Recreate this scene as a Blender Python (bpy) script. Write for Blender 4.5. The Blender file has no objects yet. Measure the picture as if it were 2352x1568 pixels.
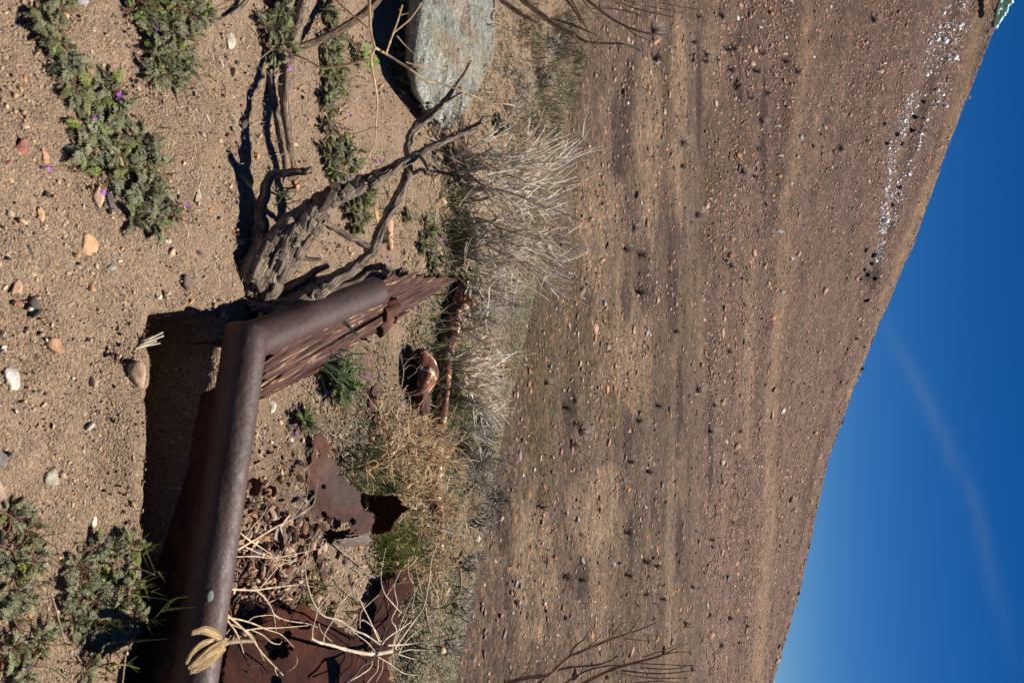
import bpy, bmesh, math, random
import numpy as np
from mathutils import Vector, Matrix
random.seed(7)
rng = np.random.default_rng(11)
S = bpy.context.scene
COL = S.collection

# ------------------------------------------------------------------ camera
CAMZ, PITCH, F = 1.2, math.radians(16.0), 796.0
cd = bpy.data.cameras.new('camera'); cam = bpy.data.objects.new('camera', cd); COL.objects.link(cam)
cd.sensor_width = 36.0; cd.lens = F*36.0/1024.0; cd.clip_start = 0.02; cd.clip_end = 6000
cp, sp = math.cos(PITCH), math.sin(PITCH)
# the photograph is held on its side: image right is up, image up is left
cam.matrix_world = Matrix(((0, -1, 0, 0), (sp, 0, -cp, 0), (cp, 0, sp, CAMZ), (0, 0, 0, 1)))
cd.dof.use_dof = True; cd.dof.focus_distance = 4.0; cd.dof.aperture_fstop = 9.0
S.camera = cam
S.render.resolution_x, S.render.resolution_y = 1024, 682

# ------------------------------------------------------------------ light
SUN_AZ, SUN_EL = math.radians(30), math.radians(59)
sv = Vector((math.sin(SUN_AZ)*math.cos(SUN_EL), math.cos(SUN_AZ)*math.cos(SUN_EL), math.sin(SUN_EL)))
sl = bpy.data.lights.new('sun', 'SUN'); sl.energy = 5.0; sl.angle = math.radians(0.5); sl.color = (1.0, 0.93, 0.84)
so = bpy.data.objects.new('sun', sl); COL.objects.link(so); so.location = (5, 10, 20)
so.rotation_euler = (-sv).to_track_quat('-Z', 'Y').to_euler()
W = bpy.data.worlds.new('World'); S.world = W; W.use_nodes = True
wn = W.node_tree; wn.nodes.clear()
def wnode(t, **kw):
    n = wn.nodes.new(t)
    for k, v in kw.items(): setattr(n, k, v)
    return n
sky = wnode('ShaderNodeTexSky', sky_type='NISHITA', sun_disc=False)
sky.sun_elevation = SUN_EL; sky.sun_rotation = SUN_AZ
sky.altitude = 1500; sky.air_density = .8; sky.dust_density = 0.0; sky.ozone_density = 4.0
bg = wnode('ShaderNodeBackground'); bg.inputs['Strength'].default_value = 0.05
out = wnode('ShaderNodeOutputWorld')
hs = wnode('ShaderNodeHueSaturation'); hs.inputs['Saturation'].default_value = 1.35; hs.inputs['Value'].default_value = .80
wn.links.new(sky.outputs[0], hs.inputs['Color'])
# thin cirrus streak: density along a great band of sky direction
tc = wnode('ShaderNodeTexCoord'); sx = wnode('ShaderNodeSeparateXYZ'); wn.links.new(tc.outputs['Generated'], sx.inputs[0])
def wm(op, a, b=None, c=None, clamp=False):
    n = wnode('ShaderNodeMath', operation=op, use_clamp=clamp)
    for i, v in enumerate((a, b, c)):
        if v is None: continue
        if isinstance(v, (int, float)): n.inputs[i].default_value = v
        else: wn.links.new(v, n.inputs[i])
    return n.outputs[0]
yy = wm('MAXIMUM', sx.outputs[1], 0.05)
ss = wm('DIVIDE', sx.outputs[0], yy); tt = wm('DIVIDE', sx.outputs[2], yy)
cvec = wnode('ShaderNodeCombineXYZ'); wn.links.new(ss, cvec.inputs[0]); wn.links.new(tt, cvec.inputs[1])
cmp_ = wnode('ShaderNodeMapping'); cmp_.inputs['Scale'].default_value = (5, 26, 1); cmp_.inputs['Rotation'].default_value = (0, 0, -0.36)
wn.links.new(cvec.outputs[0], cmp_.inputs[0])
cn = wnode('ShaderNodeTexNoise'); cn.inputs['Scale'].default_value = 1.0; cn.inputs['Detail'].default_value = 5; cn.inputs['Distortion'].default_value = 0.6
wn.links.new(cmp_.outputs[0], cn.inputs['Vector'])
# centre line t = 0.155 + 0.36 s
line = wm('SUBTRACT', tt, wm('ADD', wm('MULTIPLY_ADD', ss, 0.36, 0.172), wm('MULTIPLY', wm('SINE', wm('MULTIPLY', ss, 11.0)), 0.012)))
g = wm('POWER', 2.718, wm('MULTIPLY', wm('MULTIPLY', line, line), -9000.0))
lim = wm('MULTIPLY', wm('SMOOTH_MIN', 1.0, wm('MULTIPLY', wm('SUBTRACT', ss, -0.06), 8.0), 0.1, clamp=True),
         wm('MULTIPLY', wm('SUBTRACT', 0.42, ss), 4.0, clamp=True))
dens = wm('MULTIPLY', wm('MULTIPLY', g, lim, clamp=True), wm('MULTIPLY', wm('SUBTRACT', cn.outputs[0], 0.3), 1.1, clamp=True))
dens = wm('MULTIPLY', dens, 0.24)
pol = wnode('ShaderNodeMix', data_type='RGBA', blend_type='MULTIPLY'); pol.inputs[0].default_value = 1; pol.inputs[7].default_value = (.60, .75, .93, 1)   # deep polarised desert blue
wn.links.new(hs.outputs[0], pol.inputs[6])
mx = wnode('ShaderNodeMix', data_type='RGBA'); wn.links.new(dens, mx.inputs[0]); wn.links.new(pol.outputs[2], mx.inputs[6])
mx.inputs[7].default_value = (5.4, 5.6, 6.6, 1)
wn.links.new(mx.outputs[2], bg.inputs['Color']); wn.links.new(bg.outputs[0], out.inputs[0])
S.view_settings.view_transform = 'Standard'; S.view_settings.look = 'None'; S.view_settings.exposure = 0.66; S.view_settings.gamma = 1

# ------------------------------------------------------------------ noise
def _h(ix, iy, s):
    h = (ix.astype(np.int64)*374761393 + iy.astype(np.int64)*668265263 + s*1442695041) & 0xffffffff
    h = ((h ^ (h >> 13))*1274126177) & 0xffffffff
    return ((h ^ (h >> 16)) & 0xffff)/65535.0
def vnoise(x, y, s=0):
    x = np.asarray(x, float); y = np.asarray(y, float)
    ix, iy = np.floor(x), np.floor(y); fx, fy = x-ix, y-iy
    fx = fx*fx*fx*(fx*(fx*6-15)+10); fy = fy*fy*fy*(fy*(fy*6-15)+10)
    a = _h(ix, iy, s)*(1-fx)+_h(ix+1, iy, s)*fx; b = _h(ix, iy+1, s)*(1-fx)+_h(ix+1, iy+1, s)*fx
    return (a*(1-fy)+b*fy)*2-1
def fbm(x, y, s=0, o=4, g=0.5):
    t, a, n = 0, 1.0, 0
    x = np.asarray(x, float); y = np.asarray(y, float)
    for k in range(o):
        x, y = x*.8-y*.6, x*.6+y*.8
        t = t + a*vnoise(x*2**k+17.3*k, y*2**k-9.1*k, s+k); n += a; a *= g
    return t/n
def sst(a, b, x):
    t = np.clip((x-a)/(b-a), 0, 1); return t*t*(3-2*t)

# ------------------------------------------------------------------ terrain height
RS = [-3.0, -0.9, -.60, -.378, -.222, -.111, -.0116, .136, .292, .407, .70, 1.5, 4]
RT = [.33, .345, .315, .2835, .2265, .1907, .1498, .0999, .069, .0378, .005, -.01, -.02]
YR = 56.0
def edge_y(x): return np.clip(4.75-0.82*x, 2.0, 9.0)
def height(x, y, fine=True):
    x = np.asarray(x, float); y = np.asarray(y, float)
    e = y-edge_y(x)-0.12*vnoise(x*1.7, y*0.3, 5)
    sp_ = np.where(e > 8, e, np.log1p(np.exp(np.clip(e*4, -40, 32)))/4)
    zn = -0.62*sp_
    zn = zn+0.02*fbm(x*1.1, y*1.1, 3, 3)+0.010*fbm(x*5, y*5, 4, 3)
    # the hollow in front of the iron frame
    m = np.minimum(np.minimum(y-(1.385-0.06*x+0.012*vnoise(x*14, y*3, 8)), (1.60-.262*x)-y+0.03), x+0.065+0.012*vnoise(x*5, y*17, 9))
    zn = zn-0.42*sst(0, 0.06, m)
    # crumbling lip right before the hollow
    zn = zn+0.022*np.exp(-((y-(1.36-0.06*x))/0.05)**2)*sst(-.1, .1, x)*(0.6+0.6*vnoise(x*12, y*9, 2))
    # far side of the wash
    yt = 33.0+0.12*np.clip(x, -40, 40)
    zv = -2.25+.093*(y-12)-0.02*np.clip(x, -20, 20)*0.2
    zv = zv+0.10*vnoise(x*.10+3, y*.42, 21)*sst(14, 24, y)+0.16*vnoise(x*.05+y*.02, y*.21, 23)*sst(16, 30, y)+.05*fbm(x*.6, y*1.2, 25, 3)
    s_ = x/YR
    zr = CAMZ+np.interp(s_, RS, RT)*YR
    zt = -2.25+.093*(yt-12)
    u = np.clip((y-yt)/(YR-yt), 0, 1)
    zh = (zr-zt)*(u**1.12)
    # two graded tracks across the slope
    for (c, w, a) in ((0.30, .05, .10), (0.84, .035, .12)):
        zh = zh+a*np.tanh((u-c)/w*2.2)*np.exp(-((u-c)/(w*2.2))**2)
    hill = np.where(y < yt, zv, zt+zh+(zv-(-2.25+.093*(y-12)))*0.6)
    hill = hill+0.10*fbm(x*.35, y*.5, 31, 4)*sst(20, 36, y)
    back = zr-0.45*(y-YR)
    hill = np.where(y > YR, np.maximum(back, -9), hill)
    hill = hill - 0.12*sst(YR-1.6, YR, y)*0
    # smooth maximum of bench slope and wash floor
    k = 0.4
    d = np.clip((zn-hill)/k, -30, 30)
    zf = hill+k*np.log1p(np.exp(d))
    w = sst(0.5, 3, e)
    return np.where(e < 0.5, zn, zn*(1-w)+zf*w)

# ------------------------------------------------------------------ picture <-> place (used to find where things stand)
def ray(px, py):
    a, b = (px-512)/F, (341-py)/F
    d = np.array([-b, cp+a*sp, -sp+a*cp]); return d/np.linalg.norm(d)
O = np.array([0, 0, CAMZ])
def G(px, py, dz=0.0):
    d = ray(px, py); t = np.geomspace(0.8, 140, 700); P = O+t[:, None]*d
    f = P[:, 2]-height(P[:, 0], P[:, 1])-dz
    i = np.argmax(f < 0)
    if f[i] >= 0: return O+60*d
    lo, hi = t[max(i-1, 0)], t[i]
    for _ in range(3):
        tt_ = np.linspace(lo, hi, 12); P = O+tt_[:, None]*d; f = P[:, 2]-height(P[:, 0], P[:, 1])-dz
        j = max(1, int(np.argmax(f < 0))); lo, hi = tt_[j-1], tt_[j]
    return O+hi*d
def AY(px, py, y):            # point on the line of sight at depth y
    d = ray(px, py); return O+d*(y/d[1])
def AZ(px, py, z):
    d = ray(px, py); return O+d*((z-CAMZ)/d[2])
def proj(P):
    P = np.asarray(P, float)-O; fw = P[..., 1]*cp-P[..., 2]*sp; up = P[..., 1]*sp+P[..., 2]*cp
    return 512+F*up/fw, 341+F*P[..., 0]/fw, fw
K = 1024/2352.0
def R(dx, dy): return dx*K, dy*K
def Zc(pts, x0, y0, s): return [((x0+a/s)/4.0, (y0+b/s)/4.0) for a, b in pts]

# ------------------------------------------------------------------ object helpers
def tag(o, label=None, cat=None, group=None, kind=None):
    if label: o['label'] = label
    if cat: o['category'] = cat
    if group: o['group'] = group
    if kind: o['kind'] = kind
    return o
def empty(name, loc, label, cat, group=None, rz=0):
    o = bpy.data.objects.new(name, None); COL.objects.link(o); o.location = loc; o.rotation_euler = (0, 0, rz)
    o.empty_display_size = 0.05
    return tag(o, label, cat, group)
def mesh_obj(name, V, Fc, mat, parent=None, col=None, uvw=None, smooth=False):
    V = np.asarray(V, float)
    if parent is not None: V = V-np.array(parent.location)
    me = bpy.data.meshes.new(name)
    if isinstance(Fc, np.ndarray):
        n, k = Fc.shape
        me.vertices.add(len(V)); me.vertices.foreach_set('co', V.astype(np.float32).ravel())
        me.loops.add(n*k); me.loops.foreach_set('vertex_index', Fc.astype(np.int32).ravel())
        me.polygons.add(n); me.polygons.foreach_set('loop_start', np.arange(0, n*k, k, dtype=np.int32))
        me.update(calc_edges=True); me.validate()
    else:
        me.from_pydata([tuple(v) for v in V], [], [tuple(f) for f in Fc]); me.update()
    if smooth: me.polygons.foreach_set('use_smooth', np.ones(len(me.polygons), bool))
    if col is not None:
        a = me.color_attributes.new('tint', 'FLOAT_COLOR', 'POINT')
        c = np.ones((len(V), 4), np.float32); c[:, :3] = col; a.data.foreach_set('color', c.ravel())
    if uvw is not None:
        a = me.attributes.new('grain', 'FLOAT_VECTOR', 'POINT'); a.data.foreach_set('vector', np.asarray(uvw, np.float32).ravel())
    me.materials.append(mat)
    o = bpy.data.objects.new(name, me); COL.objects.link(o)
    if parent is not None: o.parent = parent
    return o
class MB:
    def __init__(s): s.V = []; s.F = {3: [], 4: []}; s.C = []; s.U = []; s.n = 0
    def add(s, V, Fc, c=(1, 1, 1), u=None):
        V = np.asarray(V, float); Fc = np.asarray(Fc, int); s.V.append(V); s.F[Fc.shape[1]].append(Fc+s.n)
        cc = np.empty((len(V), 3)); cc[:] = c; s.C.append(cc); s.U.append(V if u is None else u); s.n += len(V)
    def build(s, name, mat, parent=None, smooth=False, label=None):
        V = np.concatenate(s.V); C = np.concatenate(s.C); U = np.concatenate(s.U)
        if s.F[4] and s.F[3]:
            q = np.concatenate(s.F[4]); t = np.concatenate(s.F[3]); q = np.concatenate([q[:, [0, 1, 2]], q[:, [0, 2, 3]]]); Fc = np.concatenate([q, t])
        else: Fc = np.concatenate(s.F[4] or s.F[3])
        o = mesh_obj(name, V, Fc, mat, parent, C, U, smooth)
        if label: o['label'] = label
        return o

def catmull(P, n):
    P = np.asarray(P, float)
    if len(P) == 2: t = np.linspace(0, 1, n+1)[:, None]; return P[0]*(1-t)+P[1]*t
    Q = np.vstack([2*P[0]-P[1], P, 2*P[-1]-P[-2]]); o = []
    for i in range(1, len(Q)-2):
        for k in range(n):
            t = k/n; a, b, c, d = Q[i-1], Q[i], Q[i+1], Q[i+2]
            o.append(.5*((2*b)+(c-a)*t+(2*a-5*b+4*c-d)*t*t+(3*b-a-3*c+d)*t**3))
    o.append(Q[-2]); return np.array(o)
def tube(mb, P, Rr, sides=4, c=(1, 1, 1), bumps=0.0, seed=0, cap=True, fl=0.0):
    P = np.asarray(P, float); n = len(P); Rr = np.broadcast_to(np.asarray(Rr, float), (n,))
    T = np.gradient(P, axis=0); T /= np.linalg.norm(T, axis=1)[:, None]+1e-12
    up = np.array([.31, .22, .92]); A = np.cross(T, up); A /= np.linalg.norm(A, axis=1)[:, None]+1e-9; B = np.cross(T, A)
    th = np.linspace(0, 2*np.pi, sides, endpoint=False)
    L = np.concatenate([[0], np.cumsum(np.linalg.norm(np.diff(P, axis=0), axis=1))])
    r = Rr[:, None]*np.ones(sides)
    if bumps:
        l_ = L[:, None]; tw_ = th[None, :]+l_*3+seed; cx_, sx_ = np.cos(tw_), np.sin(tw_)
        r = r*(1+bumps*(.8*fbm(cx_*.9+seed*3.1+l_*1.2, sx_*.9+l_*2.2, int(seed), 2)+.9*(.25-np.abs(fbm(cx_*3.2+seed+l_*1.5, sx_*3.2-l_*1.1, int(seed)+5, 3)))+.35*fbm(cx_*9+l_*3, sx_*9, int(seed)+7, 2)))
    V = P[:, None, :]+r[..., None]*(np.cos(th)[None, :, None]*A[:, None, :]+(1-fl)*np.sin(th)[None, :, None]*B[:, None, :])
    U = np.stack([np.cos(th)[None, :]*r, np.sin(th)[None, :]*r, np.broadcast_to(L[:, None]*0.12, r.shape)+seed], -1)
    i = np.arange(n-1)[:, None]*sides; j = np.arange(sides)[None, :]; j2 = (j+1) % sides
    Q = np.stack([i+j, i+j2, i+sides+j2, i+sides+j], -1).reshape(-1, 4)
    V = V.reshape(-1, 3); U = U.reshape(-1, 3)
    mb.add(V, Q, c, U)
    if cap and sides >= 6:
        for e, k in ((0, 0), (n-1, (n-1)*sides)):
            ring = V[k:k+sides]; ce = ring.mean(0)
            Vc = np.vstack([ring, ce]); Fc = [[a, (a+1) % sides, sides] if e else [(a+1) % sides, a, sides] for a in range(sides)]
            mb.add(Vc, Fc, np.asarray(c)*0.8, np.vstack([U[k:k+sides], U[k:k+sides].mean(0)]))

# ------------------------------------------------------------------ materials
def mat_new(name):
    m = bpy.data.materials.new(name); m.use_nodes = True; nt = m.node_tree; b = nt.nodes['Principled BSDF']
    b.inputs['Roughness'].default_value = 0.9; b.inputs['Specular IOR Level'].default_value = 0.25
    return m, nt, b
def N(nt, t, ins=None, **kw):
    n = nt.nodes.new(t)
    for k, v in kw.items(): setattr(n, k, v)
    for k, v in (ins or {}).items():
        if isinstance(v, bpy.types.NodeSocket): nt.links.new(v, n.inputs[k])
        else: n.inputs[k].default_value = v
    return n
def ramp(nt, fac, stops, interp='LINEAR'):
    r = nt.nodes.new('ShaderNodeValToRGB'); r.color_ramp.interpolation = interp; nt.links.new(fac, r.inputs[0])
    el = r.color_ramp.elements
    while len(el) < len(stops): el.new(0.5)
    for e, (p, c) in zip(el, stops): e.position = p; e.color = (*c, 1) if len(c) == 3 else c
    return r.outputs[0]
def mixc(nt, f, a, b, mode='MIX'):
    n = nt.nodes.new('ShaderNodeMix'); n.data_type = 'RGBA'; n.blend_type = mode
    for i, v in ((0, f), (6, a), (7, b)):
        if isinstance(v, bpy.types.NodeSocket): nt.links.new(v, n.inputs[i])
        elif i == 0: n.inputs[0].default_value = v
        else: n.inputs[i].default_value = (*v, 1)
    return n.outputs[2]
def bump(nt, b, h, strength, dist):
    n = N(nt, 'ShaderNodeBump', {'Height': h, 'Strength': strength, 'Distance': dist}); nt.links.new(n.outputs[0], b.inputs['Normal'])
def coord(nt): return N(nt, 'ShaderNodeNewGeometry').outputs['Position']
def noise(nt, v, sc, det=5, rough=.55, dist=0): return N(nt, 'ShaderNodeTexNoise', {'Vector': v, 'Scale': sc, 'Detail': det, 'Roughness': rough, 'Distortion': dist}).outputs[0]
def attr(nt, nm, o='Color'): return N(nt, 'ShaderNodeAttribute', attribute_name=nm).outputs[o]

def m_soil():
    m, nt, b = mat_new('gritty_soil'); p = coord(nt)
    base = ramp(nt, noise(nt, p, 5, 8, .65), [(.3, (.18, .128, .094)), (.5, (.29, .207, .152)), (.7, (.41, .30, .222))])
    v1 = N(nt, 'ShaderNodeTexVoronoi', {'Vector': p, 'Scale': 230.0}); hc = N(nt, 'ShaderNodeSeparateColor', {0: v1.outputs['Color']})
    grain = ramp(nt, hc.outputs[0], [(0, (.025, .022, .02)), (.13, (.05, .04, .033)), (.2, (.22, .15, .1)), (.55, (.34, .24, .155)), (.8, (.45, .32, .2)), (.9, (.5, .27, .12)), (.96, (.62, .52, .4))], 'CONSTANT')
    v2 = N(nt, 'ShaderNodeTexVoronoi', {'Vector': p, 'Scale': 520.0}); h2 = N(nt, 'ShaderNodeSeparateColor', {0: v2.outputs['Color']})
    g2 = ramp(nt, h2.outputs[0], [(0, (.06, .045, .035)), (.2, (.2, .14, .09)), (.6, (.33, .23, .15)), (.85, (.5, .37, .24))], 'CONSTANT')
    msk = ramp(nt, noise(nt, p, 14, 4), [(.38, (.2, .2, .2)), (.62, (.85, .85, .85))])
    c = mixc(nt, .65, base, g2); mm = N(nt, 'ShaderNodeMath', {0: msk, 1: .6}, operation='MULTIPLY').outputs[0]
    c = mixc(nt, mm, c, grain)
    c = mixc(nt, 1.0, c, attr(nt, 'tint'), 'MULTIPLY')
    nt.links.new(c, b.inputs['Base Color'])
    h = N(nt, 'ShaderNodeMath', {0: noise(nt, p, 60, 8, .75), 1: N(nt, 'ShaderNodeMath', {0: v1.outputs['Distance'], 1: -.8}, operation='MULTIPLY').outputs[0]}, operation='ADD').outputs[0]
    bump(nt, b, h, .9, 0.006); b.inputs['Roughness'].default_value = 1; b.inputs['Specular IOR Level'].default_value = .1
    return m
def m_hill():
    m, nt, b = mat_new('stony_hillside_soil'); p = coord(nt)
    c = attr(nt, 'tint')
    v = N(nt, 'ShaderNodeTexVoronoi', {'Vector': p, 'Scale': 9.0}); hc = N(nt, 'ShaderNodeSeparateColor', {0: v.outputs['Color']})
    gr = ramp(nt, hc.outputs[0], [(0, (.6, .58, .58)), (.2, (.85, .85, .85)), (.6, (1.05, 1.02, 1)), (.86, (1.45, 1.25, 1.17)), (.95, (1.9, 1.5, 1.35))], 'CONSTANT')
    v3 = N(nt, 'ShaderNodeTexVoronoi', {'Vector': p, 'Scale': 34.0}); h3 = N(nt, 'ShaderNodeSeparateColor', {0: v3.outputs['Color']})
    gr3 = ramp(nt, h3.outputs[0], [(0, (.5, .48, .47)), (.3, (.85, .85, .85)), (.7, (1.05, 1.0, 1)), (.9, (1.6, 1.4, 1.25))], 'CONSTANT')
    n = ramp(nt, noise(nt, p, 1.3, 10, .7), [(.3, (.72, .72, .74)), (.7, (1.25, 1.22, 1.18))])
    c = mixc(nt, .75, c, gr, 'MULTIPLY'); c = mixc(nt, .8, c, gr3, 'MULTIPLY'); c = mixc(nt, 1, c, n, 'MULTIPLY')
    nt.links.new(c, b.inputs['Base Color'])
    h = N(nt, 'ShaderNodeMath', {0: noise(nt, p, 7, 9, .7), 1: N(nt, 'ShaderNodeMath', {0: v.outputs['Distance'], 1: -.4}, operation='MULTIPLY').outputs[0]}, operation='ADD').outputs[0]
    bump(nt, b, h, .8, 0.12); b.inputs['Roughness'].default_value = 1; b.inputs['Specular IOR Level'].default_value = .1
    return m
def m_stone(sc=30, name='stone', spk=.5):
    m, nt, b = mat_new(name); p = coord(nt)
    n = ramp(nt, noise(nt, p, sc, 8, .7, .4), [(.25, (.5, .5, .5)), (.5, (1, 1, 1)), (.75, (1.35, 1.3, 1.25))])
    n2 = ramp(nt, noise(nt, p, sc*9, 3, .6), [(.3, (.55, .55, .55)), (.6, (1.15, 1.15, 1.15))])
    c = mixc(nt, 1, attr(nt, 'tint'), n, 'MULTIPLY'); c = mixc(nt, spk, c, n2, 'MULTIPLY')
    nt.links.new(c, b.inputs['Base Color']); bump(nt, b, noise(nt, p, sc*2, 9, .75), .6, 0.25/sc)
    return m
def m_granite():
    m, nt, b = mat_new('granite'); p = coord(nt)
    n = ramp(nt, noise(nt, p, 26, 9, .75, .3), [(.3, (.55, .56, .55)), (.5, (1, 1, 1)), (.7, (1.4, 1.38, 1.32))])
    v = N(nt, 'ShaderNodeTexVoronoi', {'Vector': p, 'Scale': 210.0}); h = N(nt, 'ShaderNodeSeparateColor', {0: v.outputs['Color']})
    g_ = ramp(nt, h.outputs[0], [(0, (.35, .35, .35)), (.25, (.75, .75, .75)), (.7, (1.15, 1.15, 1.13)), (.88, (2.1, 2.1, 2.05))], 'CONSTANT')
    c = mixc(nt, 1, attr(nt, 'tint'), n, 'MULTIPLY'); c = mixc(nt, .55, c, g_, 'MULTIPLY'); nt.links.new(c, b.inputs['Base Color'])
    bump(nt, b, N(nt, 'ShaderNodeMath', {0: noise(nt, p, 16, 11, .8), 1: noise(nt, p, 4, 6, .7)}, operation='ADD').outputs[0], 1.0, .035); b.inputs['Roughness'].default_value = .85; return m
def m_rust(name='rusted_iron', pale=0.0, dark=1.0, scale=1.0, pipe=False, grey=False):
    m, nt, b = mat_new(name); p = coord(nt)
    a = ramp(nt, noise(nt, p, 9*scale, 9, .68, .5), [(.28, (.028, .014, .013)), (.45, (.066, .028, .02)), (.58, (.12, .045, .026)), (.72, (.2, .085, .04))])
    s = ramp(nt, noise(nt, p, 120, 5, .7), [(.3, (.6, .58, .58)), (.7, (1.35, 1.3, 1.25))])
    c = mixc(nt, 1, a, s, 'MULTIPLY')
    if grey: c = mixc(nt, ramp(nt, noise(nt, p, 6, 5, .6), [(.42, (.75,)*3), (.58, (.0,)*3)]), c, mixc(nt, 1, (.075, .055, .05), s, 'MULTIPLY'))
    if pipe:
        g_ = ramp(nt, noise(nt, p, 5, 6, .6, .8), [(.35, (.048, .024, .022)), (.55, (.05, .033, .032)), (.7, (.05, .042, .046))])
        c = mixc(nt, .75, c, mixc(nt, 1, g_, s, 'MULTIPLY'))
    if pale:
        k = ramp(nt, noise(nt, p, 22*scale, 8, .66, .6), [(.56-pale*.18, (0, 0, 0)), (.66-pale*.1, (1, 1, 1))])
        c = mixc(nt, k, c, ramp(nt, noise(nt, p, 60, 4), [(.35, (.42, .14, .04)), (.5, (.55, .36, .22)), (.62, (.62, .55, .46))]))
    c = mixc(nt, 1, c, (dark, dark*(.82 if dark < .7 else 1), dark*(.8 if dark < .7 else 1)), 'MULTIPLY')
    nt.links.new(c, b.inputs['Base Color']); bump(nt, b, noise(nt, p, 70, 8, .7), .35, .004)
    b.inputs['Roughness'].default_value = .5 if pipe else .75; b.inputs['Specular IOR Level'].default_value = .45 if pipe else (.06 if dark < .7 else .2)
    if pipe:
        pv = N(nt, 'ShaderNodeTexVoronoi', {'Vector': p, 'Scale': 95.0}); bump(nt, b, N(nt, 'ShaderNodeMath', {0: noise(nt, p, 70, 10, .72), 1: N(nt, 'ShaderNodeMath', {0: pv.outputs['Distance'], 1: .5}, operation='MULTIPLY').outputs[0]}, operation='ADD').outputs[0], .30, .004)
    if pipe: nt.links.new(ramp(nt, noise(nt, p, 40, 6, .7), [(.35, (.5,)*3), (.65, (.7,)*3)]), b.inputs['Roughness'])
    return m
def m_wood(name, stops, sc=(90, 90, 22), bs=.9):
    m, nt, b = mat_new(name); v = attr(nt, 'grain', 'Vector')
    mp = N(nt, 'ShaderNodeMapping', {'Vector': v, 'Scale': sc})
    n = noise(nt, mp.outputs[0], 3.0, 8, .62, .8 if sc[0] > 2 else 2.2)
    c = ramp(nt, n, stops); c = mixc(nt, 1, c, attr(nt, 'tint'), 'MULTIPLY')
    nt.links.new(c, b.inputs['Base Color']); bump(nt, b, n, bs, .012)
    return m
def m_tint(name, rough=.8, var=.25, sc=40, trans=0.0, spec=.2):
    m, nt, b = mat_new(name); p = coord(nt)
    n = ramp(nt, noise(nt, p, sc, 3), [(.3, (1-var,)*3), (.7, (1+var,)*3)])
    c = mixc(nt, 1, attr(nt, 'tint'), n, 'MULTIPLY'); nt.links.new(c, b.inputs['Base Color'])
    b.inputs['Roughness'].default_value = rough; b.inputs['Specular IOR Level'].default_value = spec
    if trans:
        tr = N(nt, 'ShaderNodeBsdfTranslucent', {'Color': c}); ad = N(nt, 'ShaderNodeMixShader', {0: trans}); o = nt.nodes['Material Output']
        nt.links.new(b.outputs[0], ad.inputs[1]); nt.links.new(tr.outputs[0], ad.inputs[2]); nt.links.new(ad.outputs[0], o.inputs[0])
    return m
M = dict(soil=m_soil(), hill=m_hill(), pebble=m_tint('gravel_grains', .9, .3, 300), stone=m_stone(), farstone=m_stone(3.5, 'field_stone'), granite=m_granite(),
         rust=m_rust(), rustpale=m_rust('flaking_rust', .95, 1.25), rustscab=m_rust('scabbed_rust', .30, 1.5), rustdark=m_rust('deep_red_rust', 0, .45, .6), pipe=m_rust('rusted_pipe_skin', 0, 1.0, 1, True),
         rustsheet=m_rust('brown_sheet_rust', 0, 1.0, .8, grey=True),
         snag=m_wood('weathered_dead_wood', [(.40, (.018, .015, .014)), (.46, (.15, .11, .08)), (.53, (.36, .275, .20)), (.62, (.58, .48, .38))], (150, 150, 75), 1.0),
         plank=m_wood('splintered_plank', [(.34, (.012, .008, .007)), (.44, (.06, .028, .022)), (.58, (.12, .06, .045)), (.63, (.42, .28, .16)), (.76, (.6, .45, .3))], (1, 1, 1), .8),
         pale_wood=m_wood('pale_split_wood', [(.38, (.12, .07, .03)), (.47, (.42, .27, .12)), (.55, (.66, .47, .25)), (.65, (.75, .6, .38))], (150, 150, 40)),
         grey_wood=m_wood('grey_driftwood', [(.3, (.09, .07, .06)), (.5, (.25, .2, .17)), (.75, (.4, .33, .28))], (1, 1, 1)),
         straw=m_tint('dry_straw', .55, .2, 60, .25, .4), twig=m_tint('bleached_twig', .5, .2, 60, .5, .5), leaf=m_tint('leaf', .65, .25, 50, .3, .3),
         petal=m_tint('petal', .6, .1, 50, .3), burnt=m_tint('burnt_twig', .9, .2, 10), haze_twig=m_tint('dry_brush_twig', .8, .2, 10, .5))

# ------------------------------------------------------------------ ground
def grid_obj(name, xs, ys, mat, colfn, sink=None):
    X, Y = np.meshgrid(xs, ys); Zz = height(X, Y)
    if sink is not None: Zz = sink(X, Y, Zz)
    V = np.stack([X, Y, Zz], -1).reshape(-1, 3); n, m_ = X.shape
    i = np.arange(n-1)[:, None]*m_+np.arange(m_-1)[None, :]; Q = np.stack([i, i+1, i+m_+1, i+m_], -1).reshape(-1, 4)
    o = mesh_obj(name, V, Q, mat, None, colfn(V), None, True); tag(o, kind='structure'); return o
ys = [0.25]
while ys[-1] < 9.4: ys.append(ys[-1]+max(.008, .0062*ys[-1]))
xs = np.concatenate([np.arange(-4.6, -1.4, .022), np.arange(-1.4, 1.4, .011), np.arange(1.4, 3.6, .022)])
def near_sink(X, Y, Zz):
    fade = 1-sst(5, 7, Y)*.5
    Zz = Zz+fade*(.0075*fbm(X*16, Y*16, 50, 4, .6)+.0012*vnoise(X*75, Y*75, 55)-.006*sst(.15, .5, fbm(X*9, Y*9, 57, 3)))
    # hummocks
    return Zz
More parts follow.
